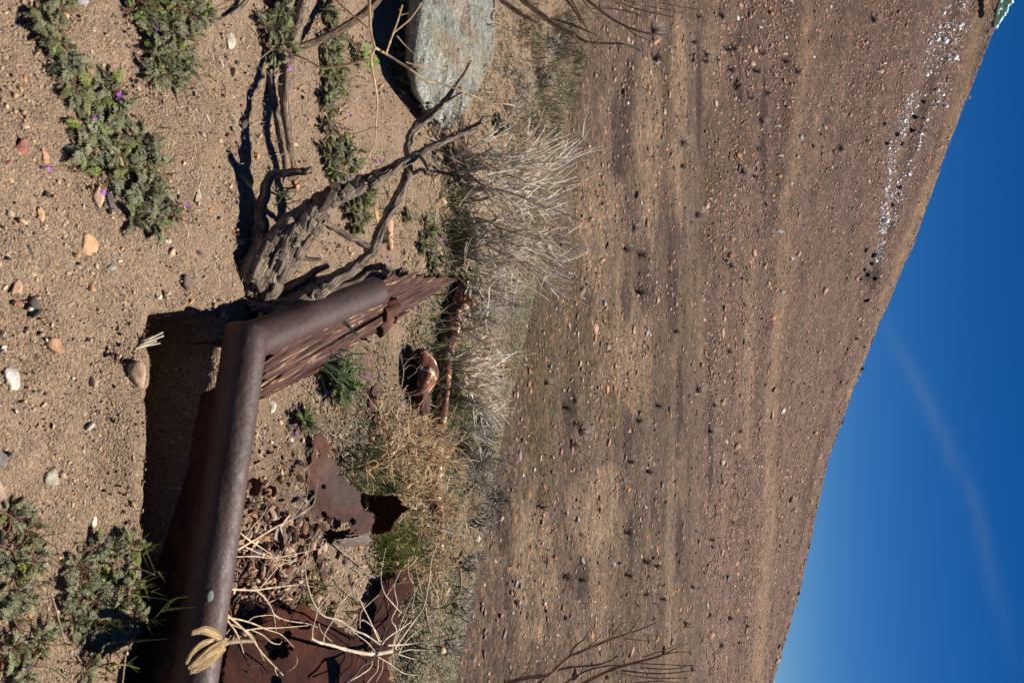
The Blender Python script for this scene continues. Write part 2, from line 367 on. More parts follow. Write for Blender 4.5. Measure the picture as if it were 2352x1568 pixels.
def near_col(V):
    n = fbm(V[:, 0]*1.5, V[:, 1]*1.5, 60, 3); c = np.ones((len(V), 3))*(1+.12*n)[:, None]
    # darker cinders scattered round the wreckage
    px, py, _ = proj(V)
    d = np.exp(-((px-365)/50)**2-((py-410)/80)**2)+np.exp(-((px-300)/55)**2-((py-500)/90)**2)*.75+np.exp(-((px-275)/30)**2-((py-610)/40)**2)
    k = np.clip(d, 0, 1)*sst(-.35, .25, fbm(V[:, 0]*6, V[:, 1]*6, 61, 3)+.35); c *= (1-.55*k)[:, None]
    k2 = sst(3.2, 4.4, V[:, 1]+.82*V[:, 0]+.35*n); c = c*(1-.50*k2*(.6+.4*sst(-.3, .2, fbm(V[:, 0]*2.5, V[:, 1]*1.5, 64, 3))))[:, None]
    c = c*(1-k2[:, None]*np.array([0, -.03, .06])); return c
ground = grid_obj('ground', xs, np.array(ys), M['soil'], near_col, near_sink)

def E(dx, dy, rx, ry): return (dx*K, dy*K, rx*K, ry*K)
DARKP = [E(1425, 320, 22, 110), E(1440, 220, 14, 70), E(1545, 600, 14, 190), E(1130, 1180, 26, 55), E(1310, 955, 14, 45), E(1440, 1000, 12, 70), E(1448, 1240, 10, 70), E(1330, 1330, 26, 60),
         E(1500, 1150, 8, 60), E(1480, 640, 22, 90), E(1560, 1250, 8, 90), E(1440, 700, 14, 60), E(1560, 930, 8, 120), E(1605, 230, 7, 120), E(1632, 980, 6, 200), E(1755, 330, 10, 160), E(1700, 130, 8, 120), E(2010, 640, 30, 25)]
TANP = [E(1490, 330, 30, 200), E(1370, 1180, 60, 130), E(1550, 420, 20, 120), E(1450, 800, 50, 150), E(1220, 1300, 60, 200), E(1640, 120, 30, 120), E(1360, 480, 30, 160), E(1560, 180, 18, 150), E(1720, 800, 15, 300)]
TRACK = [(1858, -60), (1858, 0), (1845, 150), (1830, 300), (1800, 500), (1798, 620), (1790, 760), (1775, 900), (1768, 1050), (1770, 1200), (1755, 1350), (1740, 1568), (1735, 1700)]
TRACK2 = [(2300, -120), (2262, 0), (2215, 180), (2170, 345), (2110, 500), (2060, 620), (2000, 790), (1960, 900)]
def hill_col(V):
    px, py, fw = proj(V); dx, dy = px/K, py/K
    x, y = V[:, 0], V[:, 1]; n = len(V)
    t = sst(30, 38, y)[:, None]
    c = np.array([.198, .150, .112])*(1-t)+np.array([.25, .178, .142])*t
    b = vnoise(x*.12, y*.5, 70)+.6*vnoise(x*.4, y*1.1, 71)
    tan = np.array([.32, .24, .165]); ol = np.array([.15, .12, .068]); gy = np.array([.22, .17, .14])
    k = (sst(.15, .9, b)*(1-t[:, 0]*.85)*.6)[:, None]; c = c*(1-k)+tan*k
    b2 = fbm(x*.25+9, y*.7, 75, 4); k = (sst(.05, .5, b2)*(1-t[:, 0]*.7)*.6)[:, None]; c = c*(1-k)+ol*k
    b3 = fbm(x*.2-9, y*.35, 78, 4); k = (sst(.1, .5, b3)*sst(18, 24, y)*(1-t[:, 0]*.5)*.6)[:, None]; c = c*(1-k)+gy*k
    jit = fbm(x*1.1, y*1.4, 80, 3)
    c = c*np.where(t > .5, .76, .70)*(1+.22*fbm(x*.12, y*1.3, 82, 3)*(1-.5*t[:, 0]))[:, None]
    for L, cc, a in ((TANP, tan*.92, .6), (DARKP, np.array([.055, .042, .04]), .72)):
        for (ex, ey, rx, ry) in L:
            d = ((px-ex)/rx)**2+((py-ey)/ry)**2+jit*.9; k = (a*(1-sst(.4, 1.25, d)))[:, None]; c = c*(1-k)+cc*k
    for tr, w, tc_ in ((TRACK, 17, (.285, .205, .14)), (TRACK2, 17, (.30, .215, .13))):
        ty = [q[1] for q in tr]; tx = np.interp(dy, ty, [q[0] for q in tr])
        d = np.abs(dx-tx+jit*10)/w; k = (.75*(1-sst(.5, 1.2, d)))[:, None]; c = c*(1-k)+np.array(tc_)*k
    return c*(1+.10*jit)[:, None]
fy = [5.2]
while fy[-1] < 62: fy.append(fy[-1]+max(.05, min(.19, .006*fy[-1])))
fy = np.array(fy+list(np.arange(62.5, 90, 1.5)))
fx = np.concatenate([np.arange(-48, -24, .6), np.arange(-24, 25, .14), np.arange(25, 50, .6)])
def far_sink(X, Y, Zz): return Zz-.05*(Y < 9.2)-.5*(1-sst(5.2, 7.5, Y))+(.03*vnoise(X*1.9, Y*2.2, 90)+.02*vnoise(X*4.1, Y*4.4, 91))*sst(9, 12, Y)
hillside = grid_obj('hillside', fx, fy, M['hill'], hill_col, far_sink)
ox = np.array([-3000, -1200, -400, -150, -90, -60, -48, 0, 49, 60, 90, 150, 400, 1200, 3000.]); oy = np.array([-2000, -600, -150, -40, -10, 20, 60, 88, 92, 140, 400, 1200, 3000.])
X, Y = np.meshgrid(ox, oy); V = np.stack([X, Y, np.full_like(X, -9.2)+0*X], -1).reshape(-1, 3)
n_, m_ = X.shape; i_ = np.arange(n_-1)[:, None]*m_+np.arange(m_-1)[None, :]
tag(mesh_obj('plain', V, np.stack([i_, i_+1, i_+m_+1, i_+m_], -1).reshape(-1, 4), M['hill'], None, np.ones((len(V), 3))*np.array([.22, .165, .115])), kind='structure')

# ------------------------------------------------------------------ stones
def ico(lv):
    bm = bmesh.new(); bmesh.ops.create_icosphere(bm, subdivisions=lv, radius=1); V = np.array([v.co[:] for v in bm.verts]); Fc = np.array([[v.index for v in f.verts] for f in bm.faces]); bm.free(); return V, Fc
def grad(x, y, h=.12):
    h = np.where(np.asarray(y) > 8, .4, h)
    return np.clip((height(x+h, y)-height(x-h, y))/(2*h), -1, 1), np.clip((height(x, y+h)-height(x, y-h))/(2*h), -1, 1)
IC = {k: ico(k) for k in (1, 2, 3, 4)}
def facet(lv, seed, n=11, flat=1.0):
    r = np.random.default_rng(seed); V, Fc = IC[lv]
    Nn = r.normal(size=(n, 3)); Nn /= np.linalg.norm(Nn, axis=1)[:, None]; D = r.uniform(.5, .9, n)
    dt = V@Nn.T; q = np.where(dt > .05, D/np.maximum(dt, .05), 9); rad = np.minimum(q.min(1), 1.55)*1.05
    return V*rad[:, None], Fc
TMPL1 = [facet(1, s, 9) for s in range(8)]
TMPL2 = [facet(2, 100+s, 12) for s in range(10)]
def rotm(r, n, tilt=1.0):
    q = r.normal(size=(n, 4)); q[:, 1:3] *= tilt; q /= np.linalg.norm(q, axis=1)[:, None]; w, x, y, z = q.T
    return np.stack([1-2*(y*y+z*z), 2*(x*y-z*w), 2*(x*z+y*w), 2*(x*y+z*w), 1-2*(x*x+z*z), 2*(y*z-x*w), 2*(x*z-y*w), 2*(y*z+x*w), 1-2*(x*x+y*y)], -1).reshape(-1, 3, 3)
PAL = np.array([[.38, .215, .15], [.44, .26, .18], [.35, .19, .135], [.42, .27, .18], [.33, .24, .17], [.26, .2, .16], [.22, .2, .18], [.48, .40, .31], [.30, .30, .28], [.14, .11, .1], [.36, .24, .16]])
def scatter(name, P, size, cols, mat, tmpl=TMPL1, seed=1, flat=.6, sunk=.15, kind='stuff', label=None, cat=None, tilt=.35):
    r = np.random.default_rng(seed); mb = MB(); which = r.integers(0, len(tmpl), len(P))
    for k in range(len(tmpl)):
        ii = np.where(which == k)[0]
        if not len(ii): continue
        V, Fc = tmpl[k]; n = len(ii)
        asp = np.stack([r.uniform(.8, 1.3, n), r.uniform(.6, 1.0, n), r.uniform(flat*.7, flat*1.2, n)], -1)
        W_ = np.einsum('nij,nvj->nvi', rotm(r, n, tilt), V[None]*asp[:, None])*size[ii][:, None, None]
        gx_, gy_ = grad(P[ii][:, 0], P[ii][:, 1]); W_[..., 2] += W_[..., 0]*gx_[:, None]+W_[..., 1]*gy_[:, None]
        W_ += P[ii][:, None]; W_[..., 2] += (size[ii]*flat*(.6-sunk))[:, None]*.6
        Fa = (Fc[None]+np.arange(n)[:, None, None]*len(V)).reshape(-1, 3)
        mb.add(W_.reshape(-1, 3), Fa, np.repeat(cols[ii], len(V), 0))
    o = mb.build(name, mat); return tag(o, label, cat, None, kind)
def pick(r, n, pal, w=None):
    w = np.ones(len(pal)) if w is None else np.array(w, float); c = pal[r.choice(len(pal), n, p=w/w.sum())]; return c*r.uniform(.7, 1.25, (n, 1))
# grit on the near bench (density even over the frame, so more per metre close by)
r = np.random.default_rng(5)
def near_pts(n, yp=1.0):
    y = .75+np.abs(r.random(n))**yp*6.6; x = (r.random(n)*2-1)*(.55*y+.25)
    k = (y < edge_y(x)+.6); return x[k], y[k]
GP = np.array([[.5, .36, .22], [.55, .3, .13], [.42, .3, .2], [.1, .085, .075], [.05, .045, .04], [.3, .12, .08], [.6, .54, .44], [.3, .27, .24], [.46, .33, .22]])
x, y = near_pts(52000, 1.5); z = height(x, y)
sz = np.exp(r.normal(math.log(.0019), .42, len(x)))*np.clip(.7+.22*y, .8, 1.8)
scatter('grit', np.stack([x, y, z], -1), sz, pick(r, len(x), GP, [4, 2, 4, 2.4, 1.4, .6, .7, 1.4, 4]), M['pebble'], seed=2, label='loose sandy grit covering the near ground', cat='grit')
x, y = near_pts(6500, 1.4); z = height(x, y); sz = np.exp(r.normal(math.log(.0042), .45, len(x)))*np.clip(.8+.15*y, .8, 1.6)
scatter('gravel', np.stack([x, y, z], -1), sz, pick(r, len(x), GP, [4, 2.5, 4, 1.6, 1.4, 1, .8, 1.8, 4]), M['pebble'], TMPL2, seed=3, label='small mixed pebbles and cinders strewn over the near ground', cat='gravel')
# rubble on the far slope
def far_pts(n, lo, hi, r):
    y = np.sqrt(r.uniform(lo*lo, hi*hi, n)); x = r.uniform(-.46, .46, n)*y; return x, y
def far_scatter(name, n, lo, hi, s0, seed, w, label, dens=None):
    r = np.random.default_rng(seed); x, y = far_pts(n, lo, hi, r)
    if dens is not None: k = r.random(len(x)) < dens(x, y); x, y = x[k], y[k]
    z = height(x, y); sz = np.exp(r.normal(math.log(s0), .45, len(x)))
    return scatter(name, np.stack([x, y, z], -1), sz, pick(r, len(x), PAL*np.array([1.0, .98, 1.0]), w), M['pebble'], TMPL1, seed, .24, .4, label=label, cat='gravel', tilt=.1)
far_scatter('rubble', 9000, 8, 24, .027, 21, [3, 3, 2, 3, 3, 2, 2, 1.5, 1.5, 2, 3], 'small reddish and grey gravel on the floor of the wash')
far_scatter('rubble', 6000, 20, 36, .05, 22, [5, 5, 4, 3, 3, 2, 1, .8, .6, 2, 3], 'gravel in bands across the rising ground', lambda x, y: .15+.85*sst(-.1, .5, fbm(x*.15, y*.8, 99, 3)))
far_scatter('cobbles', 1700, 15, 31, .06, 25, [6, 6, 3, 4, 2, 1, 1, 1.5, 1.5, .2, 3], 'larger reddish cobbles across the wash and first rise', lambda x, y: .1+.9*sst(-.05, .35, fbm(x*.2, y*.5, 93, 3)))
def off_track(x, y):
    px, py, _ = proj(np.stack([x, y, height(x, y)], -1)); dx, dy = px/K, py/K; k = np.ones(len(x))
    for tr in (TRACK, TRACK2):
        d = np.abs(dx-np.interp(dy, [q[1] for q in tr], [q[0] for q in tr])); k = np.minimum(k, .12+.88*sst(8, 20, d))
    return k*(.35+.65*sst(-.4, .3, fbm(x*.3, y*.6, 97, 3)))
far_scatter('rubble', 62000, 33, 57, .041, 23, [6, 6, 5, 4, 4, 2, 1, .4, .3, .8, 3], 'broken reddish rubble covering the steep hillside', off_track)

r = np.random.default_rng(66); x = r.uniform(-28, 30, 700); y = YR+r.uniform(-.5, .25, 700)
scatter('ridge_rubble', np.stack([x, y, height(x, y)], -1), np.exp(r.normal(math.log(.045), .5, 700)), pick(r, 700, PAL), M['pebble'], TMPL1, 67, .7, .2, label='loose stones breaking the line of the ridge', cat='gravel')
# individual stones ---------------------------------------------------
def stone(px, py, w, h, c, label, seed, flat=.5, group=None, name='stone', cat='stone', lv=3, sink=.25, mat='stone', dz=0, rot=None, nf=11):
    """a stone w x h pixels big in the photo, standing on the ground under that pixel"""
    p = G(px, py); _, _, fw = proj(p); r = np.random.default_rng(seed); u = fw/F
    V, Fc = facet(lv, seed, nf)
    lat = h*u*.5; dep = w*u*.5
    # w is seen foreshortened: give real height and depth
    elev = math.atan2(CAMZ-p[2], p[1]); d_ = dep/(math.sin(elev)+flat*math.cos(elev)*.9+1e-6)
    d_ = min(d_, lat*1.9)
    V = V*np.array([lat, d_, d_*flat]); a = r.uniform(-.35, .35) if rot is None else rot
    ca, sa = math.cos(a), math.sin(a); V = V@np.array([[ca, sa, 0], [-sa, ca, 0], [0, 0, 1]])
    nn = 1+.05*vnoise(V[:, 0]/lat*2+seed, V[:, 1]/d_*2+V[:, 2]/d_*3, seed) if lv > 2 else 1
    V = V*(nn[:, None] if lv > 2 else 1)
    if p[1] > 8: gx_, gy_ = grad(p[0], p[1]); V[:, 2] += V[:, 0]*gx_+V[:, 1]*gy_
    P = p+np.array([0, 0, d_*flat*(1-2*sink)*.8+dz])
    V = V+P
    Cc = np.empty((len(V), 3)); Cc[:] = c
    if lv >= 3: Cc *= (1+.25*vnoise(V[:, 0]/lat*1.2, V[:, 1]/lat*1.2, seed+7))[:, None]
    o = mesh_obj(name, V-P, Fc, M[mat], None, Cc, None, False); o.location = P
    # keep shading coordinates local enough: geometry position is world anyway
    return tag(o, label, cat, group)
OR, PK, WH, GR, DK, BR = (.52, .25, .10), (.55, .34, .25), (.62, .58, .52), (.34, .34, .32), (.06, .055, .055), (.34, .2, .12)
def D(dx, dy): return dx*K, dy*K
near_st = [  # display x, y, width, height, colour, flat, label
 (222, 562, 60, 92, (.60, .36, .19), .12, 'flat orange-tan flake of stone lying alone on open sand beyond the green mats'),
 (332, 853, 72, 62, (.40, .27, .18), .8, 'rounded brown and grey stone perched on the lip of the dark hollow'),
 (42, 868, 44, 62, WH, .5, 'chalky white stone in open sand nearest the camera'),
 (138, 790, 56, 52, (.42, .24, .14), .6, 'rust-brown angular stone with a white chip on its lower corner'),
 (128, 1098, 44, 68, (.40, .36, .28), .35, 'pale greenish-grey flat stone next to a patch of loose dark soil'),
 (70, 1362, 66, 62, (.13, .11, .11), .5, 'dark slate-grey pointed stone half under grey-green leaves'),
 (50, 660, 30, 50, (.55, .34, .22), .5, 'small pink-tan stone streaked white in open sand'),
 (450, 648, 56, 48, (.22, .16, .12), .5, 'dark brown stone with a pale edge close to the foot of the dead stump'),
 (75, 578, 22, 46, (.07, .065, .065), .4, 'thin black sliver of cinder standing in the sand'),
 (240, 452, 36, 66, (.46, .32, .22), .4, 'tan flat stone tucked beside the tip of the green mat'),
 (262, 458, 28, 48, (.11, .1, .1), .5, 'charcoal-grey stone squeezed between tan stone and green mat'),
 (60, 340, 36, 44, (.34, .14, .1), .4, 'dull red stone left of the green mat'),
 (113, 358, 34, 42, (.5, .26, .16), .4, 'brick-pink flat stone left of the green mat'),
 (62, 180, 18, 24, (.52, .24, .13), .5, 'small salmon pebble in open sand near the corner of the picture'),
 (200, 2, 50, 34, (.33, .31, .3), .5, 'grey stone cut by the frame between two green mats'),
 (18, 1048, 46, 60, (.2, .18, .18), .4, 'grey slab at the very edge nearest the camera'),
 (12, 1130, 34, 60, (.36, .26, .19), .4, 'tan slab at the edge nearest the camera'),
 (86, 622, 22, 24, (.5, .44, .38), .5, 'small whitish stone beside the black sliver'),
 (103, 490, 26, 40, (.55, .33, .16), .4, 'orange-tan chip in open sand below the green mat'),
 (28, 412, 18, 22, (.6, .33, .09), .5, 'bright amber pebble in open sand'),
 (222, 1190, 16, 44, (.6, .5, .42), .4, 'white splinter of stone in disturbed soil'),
 (372, 288, 14, 22, (.06, .055, .055), .5, 'black cinder pebble near the middle of the open sand'),
 (460, 450, 16, 50, (.45, .37, .28), .3, 'slim curved pale stone lying near two long shadows'),
 (632, 937, 30, 34, (.66, .56, .48), .6, 'white quartz lump beside the splintered plank'),
 (650, 1215, 40, 62, (.36, .30, .25), .35, 'greyish pink slab flake among rust scales'),
 (617, 1232, 24, 30, (.42, .2, .09), .4, 'orange-brown flake among rust scales'),
 (752, 1255, 22, 34, (.42, .32, .22), .5, 'tan lump of stone beside the grey wooden block'),
 (905, 520, 34, 110, (.55, .3, .2), .3, 'long salmon-pink slab lying flat behind the dead branches'),
 (868, 492, 14, 60, (.58, .33, .16), .3, 'narrow orange stone slab beside the salmon-pink slab'),
 (540, 95, 30, 60, (.42, .38, .3), .3, 'greenish white lichen-covered slab edge near the grey twig'),
 (1103, 1236, 18, 22, (.52, .47, .4), .6, 'large white cobble at the edge of the wash beside green grass'),
 (828, 845, 8, 12, (.55, .5, .42), .5, 'tiny cream pebble in dark cinders'),
 (1020, 88, 14, 24, (.4, .2, .13), .5, 'brick-red stone just behind the grey boulder'),
]
for i, (dx, dy, w, h, c, fl, lab) in enumerate(near_st):
    px, py = D(dx, dy); stone(px-w*K*.3, py, w*K*.92, h*K*.9, c, lab, 300+i, fl, sink=.42, nf=15)
# stones lying in the wash and up the slope: biggest ones placed where they are, in source pixels
far_st = [ # zoom-window stones: window origin, scale, then (zx, zy, w, h, colour)
 ((1800, 900), 1.742, [(913, 965, 36, 60, PK), (1103, 1140, 34, 90, OR), (1150, 1130, 30, 50, (.36, .19, .13)), (1083, 540, 30, 50, GR), (885, 545, 30, 38, OR), (1073, 243, 34, 40, PK), (898, 755, 20, 52, WH), (708, 985, 26, 32, GR),
   (1018, 790, 26, 60, OR), (1290, 735, 34, 60, PK), (1378, 745, 32, 70, GR), (560, 1105, 24, 60, OR), (430, 1300, 34, 44, PK), (396, 1380, 28, 26, WH), (990, 1028, 18, 28, GR), (1062, 1045, 20, 32, GR), (1160, 980, 24, 46, PK),
   (1268, 1018, 24, 34, OR), (1255, 1425, 44, 50, PK), (820, 600, 26, 26, OR), (755, 505, 20, 38, OR), (835, 30+0, 20, 22, PK), (1040, 385, 20, 40, PK), (1165, 790, 30, 50, PK), (1200, 650, 18, 40, OR), (1085, 665, 24, 26, OR),
   (1310, 480, 26, 44, PK), (1250, 1140, 20, 34, OR), (1055, 1350, 22, 46, OR), (570, 1150, 40, 50, (.36, .19, .13)), (1475, 495, 20, 44, OR), (1712, 665, 12, 70, OR), (1735, 1160, 28, 60, GR), (1540, 1320, 14, 50, OR), (1580, 1520, 18, 44, OR), (1650, 1415, 22, 30, OR)]),
 ((1800, 0), 1.742, [(1178, 260, 22, 62, PK), (1393, 600, 32, 42, OR), (1533, 650, 28, 50, PK), (1295, 580, 26, 36, OR), (1480, 695, 28, 50, PK), (1515, 1035, 30, 36, OR), (1545, 345, 26, 40, GR), (1438, 130, 18, 60, GR), (1280, 470, 26, 40, PK),
   (1245, 715, 26, 30, WH), (1106, 630, 10, 34, WH), (1240, 270, 24, 40, PK), (1150, 390, 18, 26, GR), (1485, 960, 26, 38, OR), (1436, 1285, 24, 34, PK), (1067, 1150, 20, 44, PK), (1340, 1412, 22, 22, WH), (1165, 1430, 18, 30, OR), (1025, 1345, 18, 46, OR),
   (1046, 1368, 16, 22, OR), (1097, 1470, 26, 40, PK), (946, 1350, 14, 36, BR), (1403, 500, 30, 40, PK), (1500, 770, 26, 70, PK), (1200, 1300, 16, 50, PK), (1270, 1165, 16, 30, PK), (1328, 935, 20, 34, OR), (1035, 1530, 20, 30, OR), (1372, 1125, 20, 34, BR), (1550, 400, 16, 34, PK), (1255, 445, 24, 50, GR)]),
 ((1800, 1800), 1.684, [(720, 718, 46, 34, (.46, .2, .12)), (1112, 770, 44, 50, GR), (487, 1018, 56, 30, (.6, .45, .33)), (650, 1033, 36, 34, (.6, .46, .4)), (575, 128, 26, 44, WH), (240, 900, 24, 36, WH), (432, 1086, 20, 26, WH), (205, 595, 44, 62, (.55, .48, .42)),
   (842, 118, 26, 40, OR), (702, 45, 16, 40, GR), (1436, 230, 20, 50, GR), (1213, 262, 34, 34, OR), (873, 458, 26, 34, WH), (793, 420, 28, 30, WH), (1020, 585, 26, 36, GR), (140, 955, 44, 56, (.4, .38, .33)), (968, 1240, 36, 60, OR), (1052, 1050, 34, 32, PK),
   (985, 1185, 22, 44, PK), (795, 1125, 32, 44, (.28, .24, .22)), (180, 1405, 60, 36, (.3, .27, .25)), (1405, 1272, 26, 44, OR), (1505, 1295, 34, 36, (.16, .13, .12)), (610, 1270, 32, 20, OR), (372, 480, 20, 46, GR), (400, 500, 26, 26, GR), (470, 660, 30, 30, GR), (895, 725, 28, 50, GR),
   (270, 1500, 26, 30, WH), (110, 1345, 30, 30, OR), (1500, 962, 14, 22, OR), (1518, 942, 16, 24, OR), (1535, 940, 12, 20, OR), (632, 480, 28, 40, (.25, .22, .18)), (1085, 195, 36, 40, (.25, .23, .17)), (980, 1015, 18, 24, WH), (730, 1058, 12, 24, OR), (172, 797, 26, 34, GR), (1678, 630, 16, 50, OR)]),
 ((2700, 900), 1.742, [(395, 205, 50, 60, (.24, .13, .07)), (337, 735, 22, 76, PK), (192, 968, 30, 40, (.6, .36, .2)), (120, 968, 20, 34, BR), (342, 1230, 40, 60, BR), (437, 1540, 44, 60, BR), (700, 1145, 30, 40, BR), (470, 152, 34, 26, BR), (208, 655, 32, 36, PK), (350, 655, 20, 44, PK),
   (403, 95, 34, 44, BR), (1050, 455, 34, 50, PK), (758, 1295, 24, 50, WH), (812, 225, 18, 40, GR), (870, 195, 22, 40, PK), (755, 465, 20, 40, GR), (895, 1240, 26, 30, DK), (1283, 655, 14, 34, PK), (980, 1445, 26, 30, OR), (690, 640, 24, 26, OR), (735, 38, 26, 30, GR), (947, 100, 30, 16, (.6, .36, .14)), (560, 570, 26, 30, PK), (373, 830, 18, 50, PK), (348, 1085, 20, 34, PK), (278, 160, 20, 40, BR), (15, 550, 24, 50, OR), (1015, 885, 26, 26, OR), (1268, 370, 26, 34, (.36, .2, .16)), (1230, 200, 16, 18, (.55, .45, .3))]),
 ((2700, 0), 1.742, [(600, 185, 20, 24, WH), (778, 256, 16, 18, WH), (725, 870, 26, 36, (.4, .44, .38)), (735, 1080, 26, 32, (.38, .4, .33)), (815, 1278, 26, 26, (.45, .48, .42)), (440, 125, 16, 40, WH), (290, 715, 24, 60, (.5, .4, .3)), (1465, 437, 24, 22, WH), (1440, 495, 20, 40, (.5, .42, .34)), (1043, 880, 16, 40, (.48, .36, .28)),
   (565, 345, 30, 44, PK), (545, 440, 24, 44, PK), (512, 320, 18, 30, OR), (680, 90, 30, 30, (.44, .18, .1)), (455, 1075, 28, 50, OR), (545, 1070, 20, 34, OR), (800, 745, 40, 22, OR), (1090, 40, 16, 24, WH), (976, 396, 26, 14, WH), (740, 1220, 26, 30, OR), (690, 1355, 26, 24, OR), (1085, 750, 26, 30, (.42, .2, .12)), (880, 950, 18, 40, (.4, .42, .36)), (1355, 985, 24, 34, (.4, .28, .2)), (1560, 770, 14, 22, (.6, .3, .12)), (575, 1130, 26, 30, BR), (1503, 987, 26, 26, WH), (1353, 1258, 14, 22, WH)]),
 ((2700, 1800), 1.684, [(170, 630, 28, 52, (.58, .44, .3)), (325, 75, 34, 50, (.55, .42, .32)), (348, 98, 22, 40, PK), (230, 390, 20, 50, (.55, .42, .32)), (152, 463, 20, 22, OR), (740, 265, 26, 30, (.44, .22, .12)), (718, 640, 30, 30, (.46, .2, .12)), (815, 405, 20, 20, WH), (798, 320, 40, 50, BR), (330, 218, 26, 38, BR), (20, 945, 24, 30, OR), (222, 1035, 26, 50, (.44, .4, .3)), (425, 1075, 16, 46, OR), (253, 1250, 20, 40, PK), (195, 1280, 26, 40, PK), (775, 948, 16, 20, BR), (488, 1215, 30, 34, BR), (708, 1325, 22, 30, (.3, .15, .1)), (690, 1420, 26, 36, (.36, .24, .18)), (905, 567, 12, 22, (.45, .3, .22)), (235, 45, 20, 30, PK), (283, 430, 20, 26, OR), (320, 690, 26, 36, PK), (500, 1080, 14, 20, PK), (793, 995, 12, 20, PK)]),
]
NAMEC = {OR: 'orange', PK: 'pinkish', WH: 'white', GR: 'grey', DK: 'black', BR: 'brown'}
seedn = 900; zone = {(1800, 900): 'in the middle of the wash', (1800, 0): 'on the wash floor behind the dry bushes', (1800, 1800): 'on the wash floor past the sheets', (2700, 900): 'on the middle of the hillside', (2700, 0): 'on the hillside below the white stones', (2700, 1800): 'on the hillside under the lowest skyline'}
def cname(c):
    if c in NAMEC: return NAMEC[c]
    r_, g_, b_ = c
    if r_ < .2: return 'dark'
    if r_-b_ > .27: return 'rust-orange'
    if r_-b_ > .12: return 'tan' if r_ > .42 else 'brown'
    return 'pale' if r_ > .4 else 'grey-brown'
for (ox_, oy_), s, L in far_st:
    for (zx, zy, w, h, c) in L:
        px, py = (ox_+zx/s)/4, (oy_+zy/s)/4; seedn += 1; w_, h_ = w/s/4, h/s/4
        g_ = 'stones '+zone[(ox_, oy_)]
        stone(px-w_*.35, py, w_*1.02, h_*1.0, tuple(np.array(c)*.95), '%s stone %s' % (cname(c), zone[(ox_, oy_)]), seedn, .42, g_, lv=2, mat='farstone', sink=.38, rot=0, nf=13)
# white stones strung along the upper slope
WL = [(2192, -20, 26), (2172, 60, 26), (2150, 120, 22), (2120, 180, 20), (2092, 235, 16), (2072, 300, 10), (2050, 345, 8), (2043, 400, 8), (2036, 450, 8), (2030, 500, 10), (2022, 560, 8), (2012, 600, 6)]
WL2 = [(2215, 0, 16), (2190, 120, 16), (2160, 220, 14), (2120, 300, 12), (2090, 380, 10), (2060, 450, 12), (2050, 520, 10)]
r = np.random.default_rng(77); cand = []
for L, n in ((WL, 1250), (WL2, 620)):
    yv = [q[1] for q in L]
    for k in range(n):
        dy = r.uniform(yv[0], yv[-1]); cx = np.interp(dy, yv, [q[0] for q in L]); wd = np.interp(dy, yv, [q[2] for q in L])
        if vnoise(dy*.05, cx*.02, 3) < -.5: continue
        cand.append((cx+r.normal()*wd*.75, dy, abs(r.lognormal(math.log(2.3), .5))))
cand.sort(key=lambda q: -q[2])
for i, (dx, dy, w) in enumerate(cand[:74]):
    px, py = D(dx, dy); stone(px, py, w*K*.7, w*K*r.uniform(.9, 1.4), (.80, .80, .80), 'white stone in the bright scatter of white rubble below the top of the hill', 1500+i, .7, 'white stones strung along the upper slope', lv=1, mat='pebble', rot=0)
Pw = np.array([G(*D(dx, dy)) for dx, dy, w in cand[74:1900]])
scatter('white_rubble', Pw, np.array([q[2] for q in cand[74:1900]])*K*62/F*.42, np.full((len(Pw), 3), .78), M['pebble'], seed=8, label='small white rubble in pale streaks near the hilltop', cat='rubble')
dk = [(2030, 285), (1988, 575), (2000, 605), (1985, 620), (1993, 632), (2005, 588), (1975, 640), (2010, 640), (1990, 690), (2060, 310), (2070, 330), (2100, 270), (2095, 300), (2035, 330), (2048, 470), (2065, 430), (2120, 235)]
for i, (dx, dy) in enumerate(dk):
    px, py = D(dx, dy); stone(px, py, 3.4+i % 3*.6, 4.2+i % 2, (.035, .035, .045), 'blue-black boulder near the white stones', 1700+i, .8, 'dark boulders near the white stones', lv=1, mat='pebble', name='boulder', cat='boulder', rot=0)
# mint-green rubble heap on the skyline
mb = MB(); r = np.random.default_rng(4)
for k in range(420):
    dy = r.uniform(-60, 57); t = (57-dy)/117; dx = 2284+24*min(1, (57-dy)/57)+r.uniform(-1, 1)*min(13, 1+(57-dy)*.22)
    p = G(*D(dx, dy))
    if p[1] > YR+1: continue
    V, Fc = TMPL1[k % 8]; s_ = r.uniform(.10, .28); cc = np.array([(.50, .85, .70), (.60, .88, .76), (.40, .78, .60), (.80, .90, .84)][k % 4])
    mb.add(V*s_*np.array([1.0, 1, .35])+V[:, 1:2]*s_*np.array([0, 0, .6])+p+[0, 0, s_*.3], Fc, cc)
hp = mb.build('rubble_heap', M['pebble']); tag(hp, 'mint-green heap of crumbled rubble at the highest point of the skyline', 'rubble heap')
for i, (dx, dy, w, h) in enumerate([(2316, 6, 10, 26), (2318, -20, 10, 30)]):
    pass

